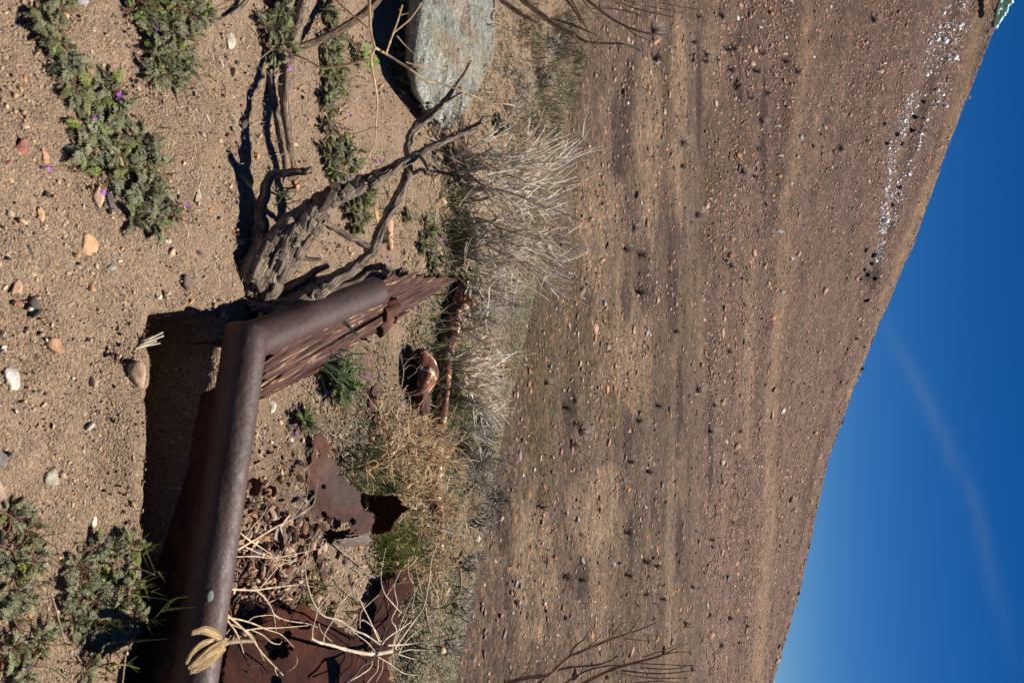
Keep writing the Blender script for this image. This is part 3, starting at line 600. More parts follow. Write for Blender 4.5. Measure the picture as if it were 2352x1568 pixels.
# the grey boulder ------------------------------------------------------
def hull_rock(name, pts, mat, c, label, cat, sub=4, amp=.02, seed=0, colf=None, bev=.02):
    bm = bmesh.new(); [bm.verts.new(p) for p in pts]; bmesh.ops.convex_hull(bm, input=bm.verts)
    for v in [v for v in bm.verts if not v.link_faces]: bm.verts.remove(v)
    bmesh.ops.bevel(bm, geom=bm.edges[:]+bm.verts[:], offset=bev, segments=2, affect='EDGES')
    bmesh.ops.triangulate(bm, faces=bm.faces[:])
    for _ in range(sub):
        L = [e for e in bm.edges if e.calc_length() > .022]
        if not L or len(bm.verts) > 30000: break
        bmesh.ops.subdivide_edges(bm, edges=L, cuts=1); bmesh.ops.triangulate(bm, faces=bm.faces[:])
    bm.normal_update()
    V = np.array([v.co[:] for v in bm.verts]); Nn = np.array([v.normal[:] for v in bm.verts])
    Fc = np.array([[v.index for v in f.verts] for f in bm.faces]); bm.free()
    d = fbm(V[:, 0]*5+V[:, 2]*3, V[:, 1]*5+V[:, 2]*4, seed, 5, .6)
    d2 = np.abs(fbm(V[:, 0]*3-V[:, 2]*6, V[:, 1]*9, seed+9, 3))
    V = V+Nn*(amp*d-amp*.8*(d2 < .05))[:, None]
    ce = V.mean(0); ce[2] = V[:, 2].min()
    Cc = np.ones((len(V), 3))*np.array(c)
    if colf is not None: Cc = colf(V, Cc)
    o = mesh_obj(name, V-ce, Fc, M[mat], None, Cc, None, False); o.location = ce
    me = o.data; me.polygons.foreach_set('use_smooth', np.ones(len(me.polygons), bool))
    return tag(o, label, cat)
def bcol(V, C):
    n = fbm(V[:, 0]*11, V[:, 1]*2.5+V[:, 2]*4, 5, 4); k = sst(.05, .35, n)[:, None]*.55; C = C*(1-k)+np.array([.42, .31, .19])*k
    n = fbm(V[:, 0]*16, V[:, 1]*12+V[:, 2]*4, 9, 5); k = sst(.2, .4, n)[:, None]*.6; C = C*(1-k)+np.array([.6, .6, .56])*k
    n = fbm(V[:, 0]*20, V[:, 1]*20+V[:, 2]*9, 19, 4); k = sst(.15, .4, n)[:, None]*.5; C = C*(1-k)+np.array([.20, .22, .19])*k
    n = fbm(V[:, 0]*12-7, V[:, 1]*4, 15, 4); k = sst(.2, .35, n)[:, None]*.45; return C*(1-k)+np.array([.33, .2, .14])*k
BP = [AZ(*D(945, -30), .10), AZ(*D(950, 60), .11), AZ(*D(945, 150), .11), AZ(*D(958, 215), .10), AZ(*D(1005, 300), .075), AZ(*D(1040, 292), .05),
      AZ(*D(1085, 215), .10), AZ(*D(1128, 150), .13), AZ(*D(1140, 60), .15), AZ(*D(1140, -40), .15), AZ(*D(980, -80), .16),
      AZ(*D(915, -30), -.06)+[0, .05, 0], AZ(*D(920, 60), -.06)+[0, .05, 0], AZ(*D(920, 150), -.06)+[0, .06, 0], AZ(*D(945, 220), -.06)+[0, .05, 0], AZ(*D(1000, 290), -.08), AZ(*D(1030, 280), -.08), AZ(*D(1110, 100), -.08), AZ(*D(1110, -60), -.08), AZ(*D(1020, 20), .155), AZ(*D(1060, 120), .15)]
hull_rock('boulder', BP, 'granite', (.37, .375, .32), 'large grey-green granite boulder streaked with tan at the edge of the frame', 'boulder', 5, .028, 3, bcol, .006)

# ------------------------------------------------------------------ the iron frame
fr = empty('pipe_frame', (0, 1.6, 0), 'heavy rusted pipe frame bent at a corner over the dark hollow', 'pipe frame')
PR = .0495
c0 = AZ(245, 344, .10); c1 = AZ(198, 655, .10); c2 = AZ(376, 291, .075)
d1 = c1-c0; e1 = c0+d1*1.75
mb = MB(); n = 70; t = np.linspace(0, 1, n)[:, None]; P = c0+(e1-c0)*t
P = P-d1/np.linalg.norm(d1)*.026*0
rr = np.full(n, PR)*np.linspace(1.0, .97, n)
P = np.vstack([P[0]-d1/np.linalg.norm(d1)*q for q in (.046, .046, .043, .036)]+[P]); rr = np.concatenate([[.005, .036, .044, PR*.99], rr])
tube(mb, P, rr, 48, (1, 1, 1), .03, 3)
mb.build('front_pipe', M['pipe'], fr, True)
mb = MB(); d2 = c2-c0; P = c0+d2*np.linspace(.03, 1.0, 50)[:, None]; P[:, 2] -= .006
tube(mb, P, np.full(50, PR*.93), 44, (1.0, .93, .9), .03, 5)
mb.build('side_pipe', M['pipe'], fr, True)
mb = MB(); a_ = c0+d1*.004; u1 = d1/np.linalg.norm(d1); tube(mb, [a_+u1*q for q in (-.012, -.006, 0, .006, .012)], [.0498, .0508, .051, .0508, .0498], 40, (.6, .5, .5), .01, 2, False)
# small round sticker-like scale mark
q = c0+d1*.80; mb = MB(); V, Fc = facet(2, 44, 9)
mb.add(V*np.array([.016, .012, .004])+q+np.array([0, -PR*.72, PR*.71]), Fc, (.16, .19, .18)); mb.build('scale_patch', M['stone'], fr, True)
# sheet hanging below the front pipe
def panel(name, A, B, C_, D_, nu, nv, mat, parent, amp=.006, seed=1, thick=.003, edge=.01, holes=0):
    """bilinear sheet A-B (top) D-C (bottom) with ragged bottom"""
    u = np.linspace(0, 1, nu); v = np.linspace(0, 1, nv); U, Vv = np.meshgrid(u, v)
    Pp = (A*(1-U[..., None])+B*U[..., None])*(1-Vv[..., None])+(D_*(1-U[..., None])+C_*U[..., None])*Vv[..., None]
    nrm = np.cross(B-A, D_-A); nrm /= np.linalg.norm(nrm)
    Pp = Pp+nrm*(amp*fbm(U*5, Vv*4, seed, 3))[..., None]
    i = np.arange(nv-1)[:, None]*nu+np.arange(nu-1)[None, :]; Q = np.stack([i, i+1, i+nu+1, i+nu], -1).reshape(-1, 4)
    keep = np.ones(len(Q), bool)
    if holes: hn = fbm(U[:-1, :-1]*14, Vv[:-1, :-1]*9, seed+5, 4).ravel(); keep = hn < holes
    o = mesh_obj(name, Pp.reshape(-1, 3), Q[keep], mat, parent, None, None, True)
    sm = o.modifiers.new('thickness', 'SOLIDIFY'); sm.thickness = thick; return o
A = c0+d1*.14+[0, -.005, -.03]; B = e1+[0, -.005, -.03]
panel('side_panel', A, B, B+np.array([0, -.03, -.42]), AZ(112, 430, -.34), 90, 30, M['rust'], fr, .012, 4)
# panel under the side pipe
A = c0+d2*.02+[.0, 0, -.04]; B = c2+[0, 0, -.04]
panel('side_panel', A, B, B+np.array([0, 0, -.2]), A+np.array([0, 0, -.36]), 40, 20, M['rust'], fr, .006, 6)

# splintered planks along the side pipe
def plank(name, poly_px, z, seed, thick=.012, mat='plank', label=None, parent=None, tint=(1, 1, 1), tilt=0, cat=None, amp=.004, grain=(22, 1.1), slits=.33):
    """four corners a,b (near end) c,d (far end) in px, lying at height z (number or 4)"""
    zz = [z]*4 if isinstance(z, (int, float)) else z
    a, b, c, d = [AZ(p[0], p[1], q) for p, q in zip(poly_px, zz)]
    Ln = np.linalg.norm((d+c)/2-(a+b)/2); Wd = np.linalg.norm(b-a)
    nu, nv = 40, int(60*max(1, Ln/.6)); U, Vv = np.meshgrid(np.linspace(0, 1, nu), np.linspace(0, 1, nv))
    r = np.random.default_rng(seed)
    # ragged ends
    e0 = .05*vnoise(U*9, U*0, seed)+.03*vnoise(U*30, U*0, seed+1); V2 = Vv*(1+e0*(Vv > .5))-e0*(Vv < .5)*(1-Vv)
    Pp = (a*(1-U[..., None])+b*U[..., None])*(1-V2[..., None])+(d*(1-U[..., None])+c*U[..., None])*V2[..., None]
    up = np.cross(b-a, d-a); up /= np.linalg.norm(up); up *= np.sign(up[2])
    hgt = amp*fbm(U*Wd*40, Vv*Ln*3.5, seed+3, 4)*1.5
    Pp = Pp+up*hgt[..., None]
    Pd = Pp-up*thick
    i = np.arange(nv-1)[:, None]*nu+np.arange(nu-1)[None, :]; Q = np.stack([i, i+1, i+nu+1, i+nu], -1)
    keep = fbm(U[:-1, :-1]*Wd*45, Vv[:-1, :-1]*Ln*2.2, seed+11, 3) < slits
    Q = Q[keep]
    G_ = np.stack([U*Wd*grain[0], Vv*Ln*grain[1], np.full_like(U, seed)], -1).reshape(-1, 3)
    o = mesh_obj(name, Pp.reshape(-1, 3), Q.reshape(-1, 4), M[mat], parent, np.ones((nu*nv, 3))*np.array(tint), G_, True)
    sm = o.modifiers.new('thickness', 'SOLIDIFY'); sm.thickness = thick; sm.offset = -1 if np.cross(b-a, d-a)[2] > 0 else 1
    if label: tag(o, label, cat or 'plank')
    return o
bd = empty('splintered_board', tuple(AZ(*D(820, 770), .0)), 'long splintered reddish-brown board with pale fresh splits running along the side pipe', 'wooden board')
plank('board_layer', [D(612, 815), D(606, 905), D(1050, 642), D(905, 628)], [.075, .05, .035, .055], 5, .012, parent=bd, slits=.5)
plank('board_layer', [D(603, 880), D(600, 918), D(985, 690), D(960, 655)], [.04, .025, .025, .03], 9, .012, parent=bd, tint=(.9, .75, .7))
plank('board_layer', [D(600, 905), D(596, 937), D(760, 850), D(745, 828)], [.02, .01, .012, .018], 12, .01, parent=bd, tint=(.75, .55, .5))

# torn piece of pale wood wrapped on the pipe
def P3(l): return np.array([AZ(a*K, b*K, z) for a, b, z in l])
tw = empty('torn_wood', tuple(AZ(*D(475, 1490), .12)), 'torn strip of pale yellow split wood curled round the front pipe', 'wood scrap')
for q, (pts, ra) in enumerate((([(440, 1452, .17), (470, 1446, .178), (500, 1462, .172), (515, 1492, .15)], .008), ([(432, 1532, .165), (452, 1518, .175), (478, 1498, .18), (505, 1482, .172), (516, 1470, .155)], .0115), ([(428, 1522, .168), (440, 1500, .175), (462, 1480, .18), (490, 1468, .176)], .007),
                               ([(436, 1540, .16), (462, 1528, .168), (492, 1508, .172), (514, 1488, .158)], .010))):
    mb = MB(); P = catmull(P3(pts), 8); tt_ = np.linspace(0, 1, len(P)); tube(mb, P, ra*(.45+.75*np.sin(np.pi*(.1+.8*tt_))), 12, (1, 1, 1), .22, q+3, fl=.5)
    mb.build('wood_strip', M['pale_wood'], tw, True)

# ------------------------------------------------------------------ dead stump with branches
def PD(l):   # display x, display y, depth y, radius
    return np.array([AY(a*K, b*K, y) for a, b, y, _ in l]), np.array([q[3] for q in l])
st = empty('dead_stump', tuple(G(*D(560, 650))), 'gnarled grey-brown dead stump with forked bare branches beside the side pipe', 'dead stump')
def limb(name, l, parent, seed, sides=22, sub=10, bumps=.38, mat='snag', tint=(1, 1, 1)):
    P, ra = PD(l); Q = catmull(P, sub); rr = np.interp(np.linspace(0, len(P)-1, len(Q)), range(len(P)), ra)
    r = np.random.default_rng(seed); Q = Q+np.stack([vnoise(np.arange(len(Q))*.35, np.full(len(Q), k*3.), seed+k) for k in range(3)], -1)*rr[:, None]*.22
    mb = MB(); tube(mb, Q, rr, sides, tint, bumps, seed); 
    return mb.build(name, M[mat], parent, True)
trunk = limb('trunk', [(545, 665, 1.76, .036), (578, 642, 1.775, .044), (618, 595, 1.79, .044), (658, 548, 1.80, .038), (700, 502, 1.82, .031), (748, 458, 1.84, .026), (800, 435, 1.87, .023), (850, 412, 1.90, .0185), (905, 385, 1.93, .015), (960, 352, 1.97, .011), (1020, 322, 2.02, .009), (1070, 300, 2.06, .008), (1105, 284, 2.08, .007)], st, 11, 56, 16, .34)
limb('branch', [(560, 690, 1.82, .020), (610, 700, 1.85, .024), (655, 698, 1.88, .025), (700, 680, 1.91, .024), (745, 655, 1.94, .021), (790, 625, 1.97, .018), (835, 598, 2.0, .0155), (862, 560, 2.02, .0135), (878, 515, 2.03, .013), (905, 465, 2.04, .0135), (925, 425, 2.03, .0135), (940, 370, 2.02, .0135), (938, 325, 2.02, .013), (955, 290, 2.03, .0125), (990, 262, 2.05, .0115), (1015, 238, 2.06, .009), (1040, 205, 2.07, .006), (1062, 175, 2.08, .0045), (1082, 138, 2.09, .003)], st, 17, 24, 10)
limb('root_flare', [(540, 640, 1.74, .02), (575, 615, 1.75, .034), (620, 560, 1.765, .023), (668, 505, 1.79, .017), (715, 468, 1.815, .012)], st, 13, 40, 14, .32)
limb('root_flare', [(575, 700, 1.78, .024), (620, 655, 1.80, .027), (670, 590, 1.82, .022), (710, 540, 1.84, .015), (750, 490, 1.86, .012)], st, 15, 40, 14, .32, tint=(.8, .78, .76))
limb('branch', [(590, 600, 1.79, .024), (596, 540, 1.77, .018), (600, 480, 1.765, .0155), (608, 430, 1.765, .014), (622, 403, 1.77, .0125), (655, 396, 1.785, .011), (690, 393, 1.80, .010), (716, 392, 1.81, .0088)], st, 23, 18, 10)
limb('branch', [(735, 470, 1.83, .022), (757, 443, 1.80, .014), (768, 428, 1.785, .012)], st, 29, 16, 8, tint=(.45, .42, .42))
limb('branch', [(700, 705, 1.93, .014), (748, 664, 1.96, .013), (813, 642, 2.0, .011), (846, 620, 2.02, .010), (876, 612, 2.03, .010), (893, 628, 2.03, .0095)], st, 31, 16, 8, tint=(.8, .72, .7))
limb('branch', [(640, 670, 1.88, .015), (688, 648, 1.91, .013), (722, 624, 1.93, .010), (755, 608, 1.95, .007)], st, 37, 14, 8)
limb('branch', [(740, 505, 1.85, .009), (770, 525, 1.9, .008), (810, 548, 1.96, .008), (850, 566, 2.0, .008)], st, 39, 12, 8)
limb('branch', [(670, 588, 1.84, .008), (700, 592, 1.87, .006), (735, 595, 1.9, .005)], st, 41, 10, 6)
limb('twig', [(960, 350, 1.97, .006), (975, 372, 1.97, .005), (985, 392, 1.97, .004)], st, 43, 8, 5)
limb('twig', [(1015, 240, 2.06, .006), (1045, 222, 2.07, .0045), (1062, 212, 2.08, .003)], st, 47, 8, 5)
limb('twig', [(1100, 286, 2.08, .005), (1108, 270, 2.08, .003), (1122, 268, 2.09, .002)], st, 49, 8, 4)
limb('twig', [(925, 400, 2.03, .007), (955, 395, 2.03, .006), (972, 388, 2.03, .0045), (978, 402, 2.03, .0035)], st, 51, 10, 5)
limb('root', [(585, 690, 1.80, .012), (600, 715, 1.77, .009), (598, 740, 1.74, .005)], st, 53, 10, 5)
limb('root', [(545, 660, 1.76, .03), (528, 640, 1.745, .02), (530, 610, 1.74, .008)], st, 57, 14, 6)
limb('root', [(560, 690, 1.79, .02), (588, 706, 1.76, .014), (640, 712, 1.80, .012), (700, 712, 1.88, .01)], st, 59, 12, 6)
# old log lying flat and other sticks on the ground
def ground_stick(name, l, label, seed, sides=14, mat='snag', tint=(1, 1, 1), cat='stick', bumps=.3, sub=8, lift=.4):
    P = np.array([G(a*K, b*K)+[0, 0, ra*lift+h] for a, b, ra, h in l]); ra = np.array([q[2] for q in l]); Q = catmull(P, sub); rr = np.interp(np.linspace(0, len(P)-1, len(Q)), range(len(P)), ra)
    mb = MB(); tube(mb, Q, rr, sides, tint, bumps, seed); o = mb.build(name, M[mat], None, True); return tag(o, label, cat)
ground_stick('fallen_branch', [(700, -20, .020, .0), (676, 70, .020, -.004), (658, 150, .019, -.004), (652, 230, .018, -.005), (658, 300, .016, -.005), (668, 350, .014, -.006), (678, 400, .009, -.008)], 'thick grey fallen branch lying flat on the sand beyond the stump', 61, tint=(1.1, 1.05, 1.0))
ground_stick('fallen_branch', [(618, 160, .008, .0), (625, 230, .011, 0), (640, 300, .010, 0), (650, 360, .008, 0), (655, 400, .004, 0)], 'thin split stick lying alongside the thick fallen branch', 63, 10)
limbp = ground_stick('fallen_branch', [(800, -20, .010, .14), (770, 30, .011, .11), (730, 75, .010, .07), (690, 105, .009, .02), (650, 118, .007, .01)], 'dark bare branch leaning down over the thick fallen branch', 67, 12, tint=(.6, .55, .5))
ground_stick('stick', [(555, -5, .006, .02), (540, 18, .006, .01), (515, 40, .005, .0), (482, 50, .003, 0), (462, 52, .002, 0)], 'bent silvery twig lying near the second green mat', 69, 8)
ground_stick('stick', [(735, 205, .004, 0), (790, 330, .004, 0), (812, 350, .003, 0)], 'short pale stick lying on sand between two rows of leaves', 71, 6)
ground_stick('charred_log', [(1010, -10, .004, .05), (990, 12, .005, .05), (965, 20, .003, .05)], 'thin dark twig resting on top of the grey boulder', 73, 6, tint=(.4, .35, .35), cat='twig')
ground_stick('stick', [(1395, 205, .01, 0), (1385, 220, .01, 0)], 'short dark stick on the wash floor', 74, 6, tint=(.4, .35, .35)) if False else None

# ------------------------------------------------------------------ wreckage: cans, rail, sheets
def can(name, A, B, r_, mat, label, seed, crump=.2, openend=True, parent=None, flat=.0, cat='can', sides=40, arc=None, taper=0, lid=True):
    A = np.array(A, float); B = np.array(B, float); n = 26; t = np.linspace(0, 1, n)
    ax = B-A; L = np.linalg.norm(ax); ax /= L; u = np.cross(ax, [0, 0, 1.]); u /= np.linalg.norm(u); w = np.cross(u, ax)
    th = np.linspace(0, 2*np.pi, sides, endpoint=False)
    rr = r_*(1+crump*fbm(np.cos(th)[None, :]*1.6+seed+0*t[:, None], t[:, None]*2.2+np.sin(th)[None, :]*1.6, seed, 3))
    rr *= (1+.03*((t < .03)|(t > .97)))[:, None]
    if taper: rr *= (1-taper*np.abs(2*t-1)**2.4)[:, None]
    for k in (.3, .38, .62, .7): rr *= (1+.02*np.exp(-((t-k)/.012)**2))[:, None]
    P = A+ax*(t*L)[:, None, None]+rr[..., None]*(np.cos(th)[None, :, None]*u+(1-flat)*np.sin(th)[None, :, None]*w)
    mb = MB(); i = np.arange(n-1)[:, None]*sides; j = np.arange(sides)[None, :]; j2 = (j+1) % sides
    mb.add(P.reshape(-1, 3), np.stack([i+j, i+j2, i+sides+j2, i+sides+j], -1).reshape(-1, 4))
    if arc:   # part of the wall is missing: only the quads within the arc stay
        q = mb.F[4][0].reshape(n-1, sides, 4); a0 = np.pi*arc[0]; a1 = np.pi*arc[1]; ok = ((th-a0) % (2*np.pi)) < (a1-a0); mb.F[4][0] = q[:, ok].reshape(-1, 4)
    if lid:   # bottom disc at B
        ring = P[-1]; ce = ring.mean(0)-ax*.004; mb.add(np.vstack([ring, ce]), [[a, (a+1) % sides, sides] for a in range(sides)])
    o = mb.build(name, M[mat], parent, True); sm = o.modifiers.new('thickness', 'SOLIDIFY'); sm.thickness = .0018
    if label: tag(o, label, cat)
    return o
can('tin_can', AZ(*D(905, 703), .05), AZ(*D(872, 722), .03), .030, 'rust', 'crumpled rust-brown tin can with its dark open mouth, beside the board end', 3, .3)
can('tin_can', AZ(*D(893, 728), .035), AZ(*D(868, 757), .025), .027, 'rust', 'flattened rust-brown can lying next to the open-mouthed can', 8, .4, flat=.3)
mb = MB(); P = catmull(P3([(905, 742, .02), (912, 728, .03), (905, 715, .03), (897, 730, .03)]), 6); tube(mb, P, .006, 8, (1, 1, 1), .3, 2); tag(mb.build('metal_strap', M['rust'], None, True), 'small curled strap of rusted metal against the cans', 'metal strap')
# the crushed drum with its dark mouth towards the camera
dr = empty('crushed_drum', tuple(G(*D(950, 860))), 'crushed rusty drum with pale scabbed side and black open mouth lying in grass', 'crushed drum')
can('shell', AZ(*D(970, 800), .045), AZ(*D(960, 912), .035), .064, 'rustscab', None, 14, .30, True, dr, .1, arc=(.06, 1.66), taper=.75, lid=False)
can('shell', AZ(*D(968, 890), .05), AZ(*D(972, 948), .04), .030, 'rust', None, 19, .35, True, dr, .25)
mb = MB(); V, Fc = facet(3, 71, 14); p = G(*D(950, 933)); mb.add(V*np.array([.034, .03, .026])+p+[0, 0, .022], Fc, (.75, .66, .52)); o = mb.build('broken_crockery', M['stone'], None, True); tag(o, 'cream and white lump of broken crockery stained orange against the drum', 'crockery piece')
# scabbed iron rail
rl = empty('iron_rail', tuple(G(*D(1015, 850))), 'long thin iron pipe scabbed orange and white, lying behind the crushed drum', 'iron pipe')
LP = [(1062, 640, .03), (1052, 690, .035), (1040, 740, .04), (1028, 800, .04), (1022, 850, .04), (1018, 900, .038), (1010, 960, .035), (1004, 1020, .03), (1000, 1090, .03), (1003, 1150, .025), (1006, 1200, .008), (1006, 1260, -.02)]
mb = MB(); P = catmull(P3(LP), 12); tube(mb, P, np.interp(np.linspace(0, 1, len(P)), [0, .2, .5, 1], [.026, .032, .027, .022]), 20, (1, 1, 1), .22, 6); mb.build('pipe_length', M['rustscab'], rl, True)
mb = MB(); P = catmull(P3([(1045, 718, .05), (1058, 708, .06), (1072, 700, .065), (1078, 690, .06), (1074, 676, .05)]), 6); tube(mb, P, .02, 12, (1, 1, 1), .3, 9); mb.build('hooked_end', M['rustscab'], rl, True)

def sheet(name, poly, plane, mat, parent=None, label=None, cat='metal sheet', amp=.01, seed=1, holes=(), step=1.6, thick=.002, rag=1.2, holen=None, curl=None):
    """ragged iron sheet: outline in px, standing on plane (point, normal)"""
    poly = np.array(poly, float); x0, y0 = poly.min(0)-2; x1, y1 = poly.max(0)+2
    gx = np.arange(x0, x1, step); gy = np.arange(y0, y1, step); X, Y = np.meshgrid(gx, gy)
    jx = X+rag*fbm(X*.22, Y*.22, seed, 3)*1.6; jy = Y+rag*fbm(X*.22+50, Y*.22, seed+2, 3)*1.6
    def inside(qx, qy, pg):
        c = np.zeros(qx.shape, bool); n = len(pg)
        for i in range(n):
            (ax, ay), (bx, by) = pg[i], pg[i-1]
            c ^= ((ay > qy) != (by > qy)) & (qx < (bx-ax)*(qy-ay)/(by-ay+1e-12)+ax)
        return c
    ins = inside(jx, jy, poly)
    for (hx, hy, ra, rb) in holes: ins &= (((jx-hx)/ra)**2+((jy-hy)/rb)**2+.5*fbm(X*.35, Y*.35, seed+8, 2)) > 1
    if holen: ins &= fbm(X*.16, Y*.16, seed+20, 4) < holen
    p0, nn = np.array(plane[0], float), np.array(plane[1], float); nn /= np.linalg.norm(nn)
    a, b = (X-512)/F, (341-Y)/F; d = np.stack([-b, cp+a*sp, -sp+a*cp], -1)
    t = ((p0-O)@nn)/(d@nn); P = O+d*t[..., None]
    bmp = amp*fbm(P[..., 0]*9, P[..., 1]*9+P[..., 2]*7, seed+4, 3)
    if curl is not None: bmp = bmp+curl(P, X, Y)
    P = P+nn*bmp[..., None]
    n_, m_ = X.shape; i = np.arange(n_-1)[:, None]*m_+np.arange(m_-1)[None, :]; Q = np.stack([i, i+1, i+m_+1, i+m_], -1)
    k = ins[:-1, :-1] & ins[1:, :-1] & ins[:-1, 1:] & ins[1:, 1:]
    Q = Q[k]; used = np.unique(Q); mp = -np.ones(n_*m_, int); mp[used] = np.arange(len(used))
    V = P.reshape(-1, 3)[used]
    if parent is None: ctr = V.mean(0)
    o = mesh_obj(name, V, mp[Q], M[mat], parent, None, None, True)
    sm = o.modifiers.new('thickness', 'SOLIDIFY'); sm.thickness = thick; sm.offset = 0
    if label: tag(o, label, cat)
    return o
z6 = lambda L: Zc(L, 900, 1800, 1.684)
zb = lambda L: Zc(L, 850, 2150, 2352/900)
# triangular sheet
bx = empty('rusted_sheet', tuple(G(*D(720, 1120))), 'leaning triangular sheet of brown rusted iron riddled with holes, a dark fold behind it', 'metal sheet')
pA = G(*D(705, 1120)); 
T3 = lambda L: Zc(L, 1180, 1700, 1482/520)
sheet('front_face', T3([(205, 90), (290, 75), (365, 150), (410, 290), (450, 400), (490, 450), (500, 560), (560, 540), (610, 650), (740, 750), (745, 880), (780, 960), (905, 1020), (890, 1130), (855, 1240), (560, 1225), (440, 1260), (300, 1270), (230, 1230), (225, 1110), (130, 1040), (110, 760), (130, 560), (190, 300)]),
      (pA, (.10, -.42, .90)), 'rustsheet', bx, amp=.006, seed=21, step=.9, rag=.9,
      holes=[(T3([(375, 1190)])[0]+(23, 11)), T3([(175, 810)])[0]+(3, 7), T3([(340, 1080)])[0]+(8, 4), T3([(395, 335)])[0]+(3, 3), T3([(250, 315)])[0]+(2, 4), T3([(325, 690)])[0]+(1.6, 2.2), T3([(655, 1085)])[0]+(2.6, 3), T3([(320, 1000)])[0]+(2, 2)])
pB = AZ(*D(868, 1180), .10)
sheet('folded_face', T3([(735, 770), (1180, 800), (1250, 900), (1330, 930), (1240, 1000), (1160, 1080), (1080, 1225), (860, 1235), (900, 1020), (780, 960), (745, 880)]), (pB+[0, .05, 0], (0.0, 1, .12)), 'rustdark', bx, amp=.008, seed=25, step=.9)
sheet('back_face', T3([(120, 1000), (230, 1100), (560, 1250), (860, 1240), (560, 1300), (230, 1275)]), (pA+[0, .06, -.05], (0.0, -.9, .4)), 'rustdark', bx, amp=.004, seed=26, step=1.2)
# grey wooden block
p_ = T3([(500, 1265), (830, 1215), (860, 1310), (820, 1385), (580, 1385), (400, 1330)])
blk = [AZ(a, b, z) for (a, b), z in zip([p_[0], p_[1], p_[2], p_[5]], (.045, .06, .05, .04))]+[AZ(a, b, .0) for a, b in p_]
bb = hull_rock('wooden_block', blk, 'grey_wood', (1, 1, 1), 'short block of grey weathered wood butted against the triangular sheet', 'wooden block', 4, .004, 5, None, .005)
a_ = bb.data.attributes.new('grain', 'FLOAT_VECTOR', 'POINT'); vv = np.empty(len(bb.data.vertices)*3, np.float32); bb.data.vertices.foreach_get('co', vv); vv = vv.reshape(-1, 3)*np.array([90, 12, 90], np.float32); a_.data.foreach_set('vector', vv.ravel())
# big red-brown barrel flank, bottom of the photograph
pC = G(*D(640, 1450))
bulge = lambda P, X, Y: .10*np.exp(-((X-300)/70)**2)-.12*np.clip((X-345)/60, 0, 2)**2
sheet('barrel_flank', zb([(60, 1700), (130, 1150), (190, 1060), (400, 1010), (470, 960), (560, 820), (590, 690), (800, 770), (920, 650), (1050, 740), (1180, 820), (1350, 930), (1480, 1000), (1580, 1100), (1600, 1250), (1560, 1700)]),
      (pC+[0, 0, .075], (-.04, .06, .99)), 'rustdark', None, 'broad dark red barrel flank full of jagged holes under the pale weed', 'metal sheet', amp=.012, seed=41, step=1.4, rag=1.3,
      holes=[zb([(660, 1150)])[0]+(11, 9), zb([(790, 1010)])[0]+(4, 4), zb([(640, 1490)])[0]+(5, 4), zb([(1260, 1400)])[0]+(5, 13), zb([(960, 910)])[0]+(6, 3), zb([(815, 1140)])[0]+(2, 2), zb([(860, 880)])[0]+(4, 3)])
pD = G(*D(895, 1400))
sheet('iron_sheet', zb([(1660, 640), (1740, 560), (1760, 430), (1900, 400), (1940, 290), (2110, 330), (2110, 480), (2080, 560), (1990, 700), (1950, 760), (1900, 1180), (1860, 1320), (1850, 1700), (1560, 1700), (1600, 1300), (1640, 1000), (1690, 760)]),
      (pD+[0, 0, .05], (-.05, -.12, .98)), 'rustdark', None, 'tall narrow purple-brown iron panel standing behind the barrel flank', 'metal sheet', amp=.012, seed=45, step=1.4, rag=1.4)
# leaf-shaped scrap
z5 = lambda L: Zc(L, 900, 900, 1.742)
sheet('iron_scrap', z5([(1040, 1105), (1058, 1130), (1062, 1200), (1040, 1270), (1000, 1330), (975, 1350), (980, 1290), (1000, 1220), (1020, 1150)]), (G(*D(852, 925))+[0, 0, .012], (.0, -.15, 1)), 'rust', None, 'slim leaf-shaped scrap of red rusted iron lying on dark cinders', 'metal scrap', amp=.004, seed=50, step=.8, rag=.5)
# heaped rust scales behind the front pipe
r = np.random.default_rng(31); fl = [(600, 1400, 40, 60), (625, 1420, 34, 50), (575, 1370, 34, 50), (655, 1395, 30, 60), (560, 1430, 30, 60), (590, 1290, 22, 60), (610, 1330, 20, 50), (570, 1250, 18, 44), (640, 1330, 18, 44), (600, 1180, 14, 40), (690, 1180, 16, 36), (570, 1470, 26, 46), (740, 1300, 20, 50), (800, 1335, 16, 44), (860, 1345, 18, 34), (665, 1260, 14, 36)]
FLK = None
for i, (dx, dy, w, h) in enumerate(fl):
    px, py = D(dx, dy); stone(px, py, w*K, h*K, [(.10, .05, .04), (.16, .07, .045), (.07, .055, .06), (.22, .10, .05)][i % 4], 'curled rust scale heaped behind the front pipe', 2100+i, .22, 'scales of flaking rust behind the front pipe', name='rust_flake', cat='rust flake', lv=2, rot=r.uniform(-.5, .5), mat='rust' if i % 2 else 'stone')
x = r.uniform(.15, .95, 1500); y = r.uniform(1.72, 2.5, 1500); k = r.random(1500) < .35+.65*sst(-.2, .3, fbm(x*4, y*6, 7, 2)); x, y = x[k], y[k]
scatter('rust_chips', np.stack([x, y, height(x, y)], -1), np.exp(r.normal(math.log(.0048), .45, len(x))), pick(r, len(x), np.array([[.14, .06, .04], [.3, .14, .07], [.4, .26, .17], [.1, .08, .08], [.45, .34, .26]])), M['pebble'], TMPL1, 33, .28, label='rust chips and flat gravel strewn behind the front pipe', cat='rust chips')

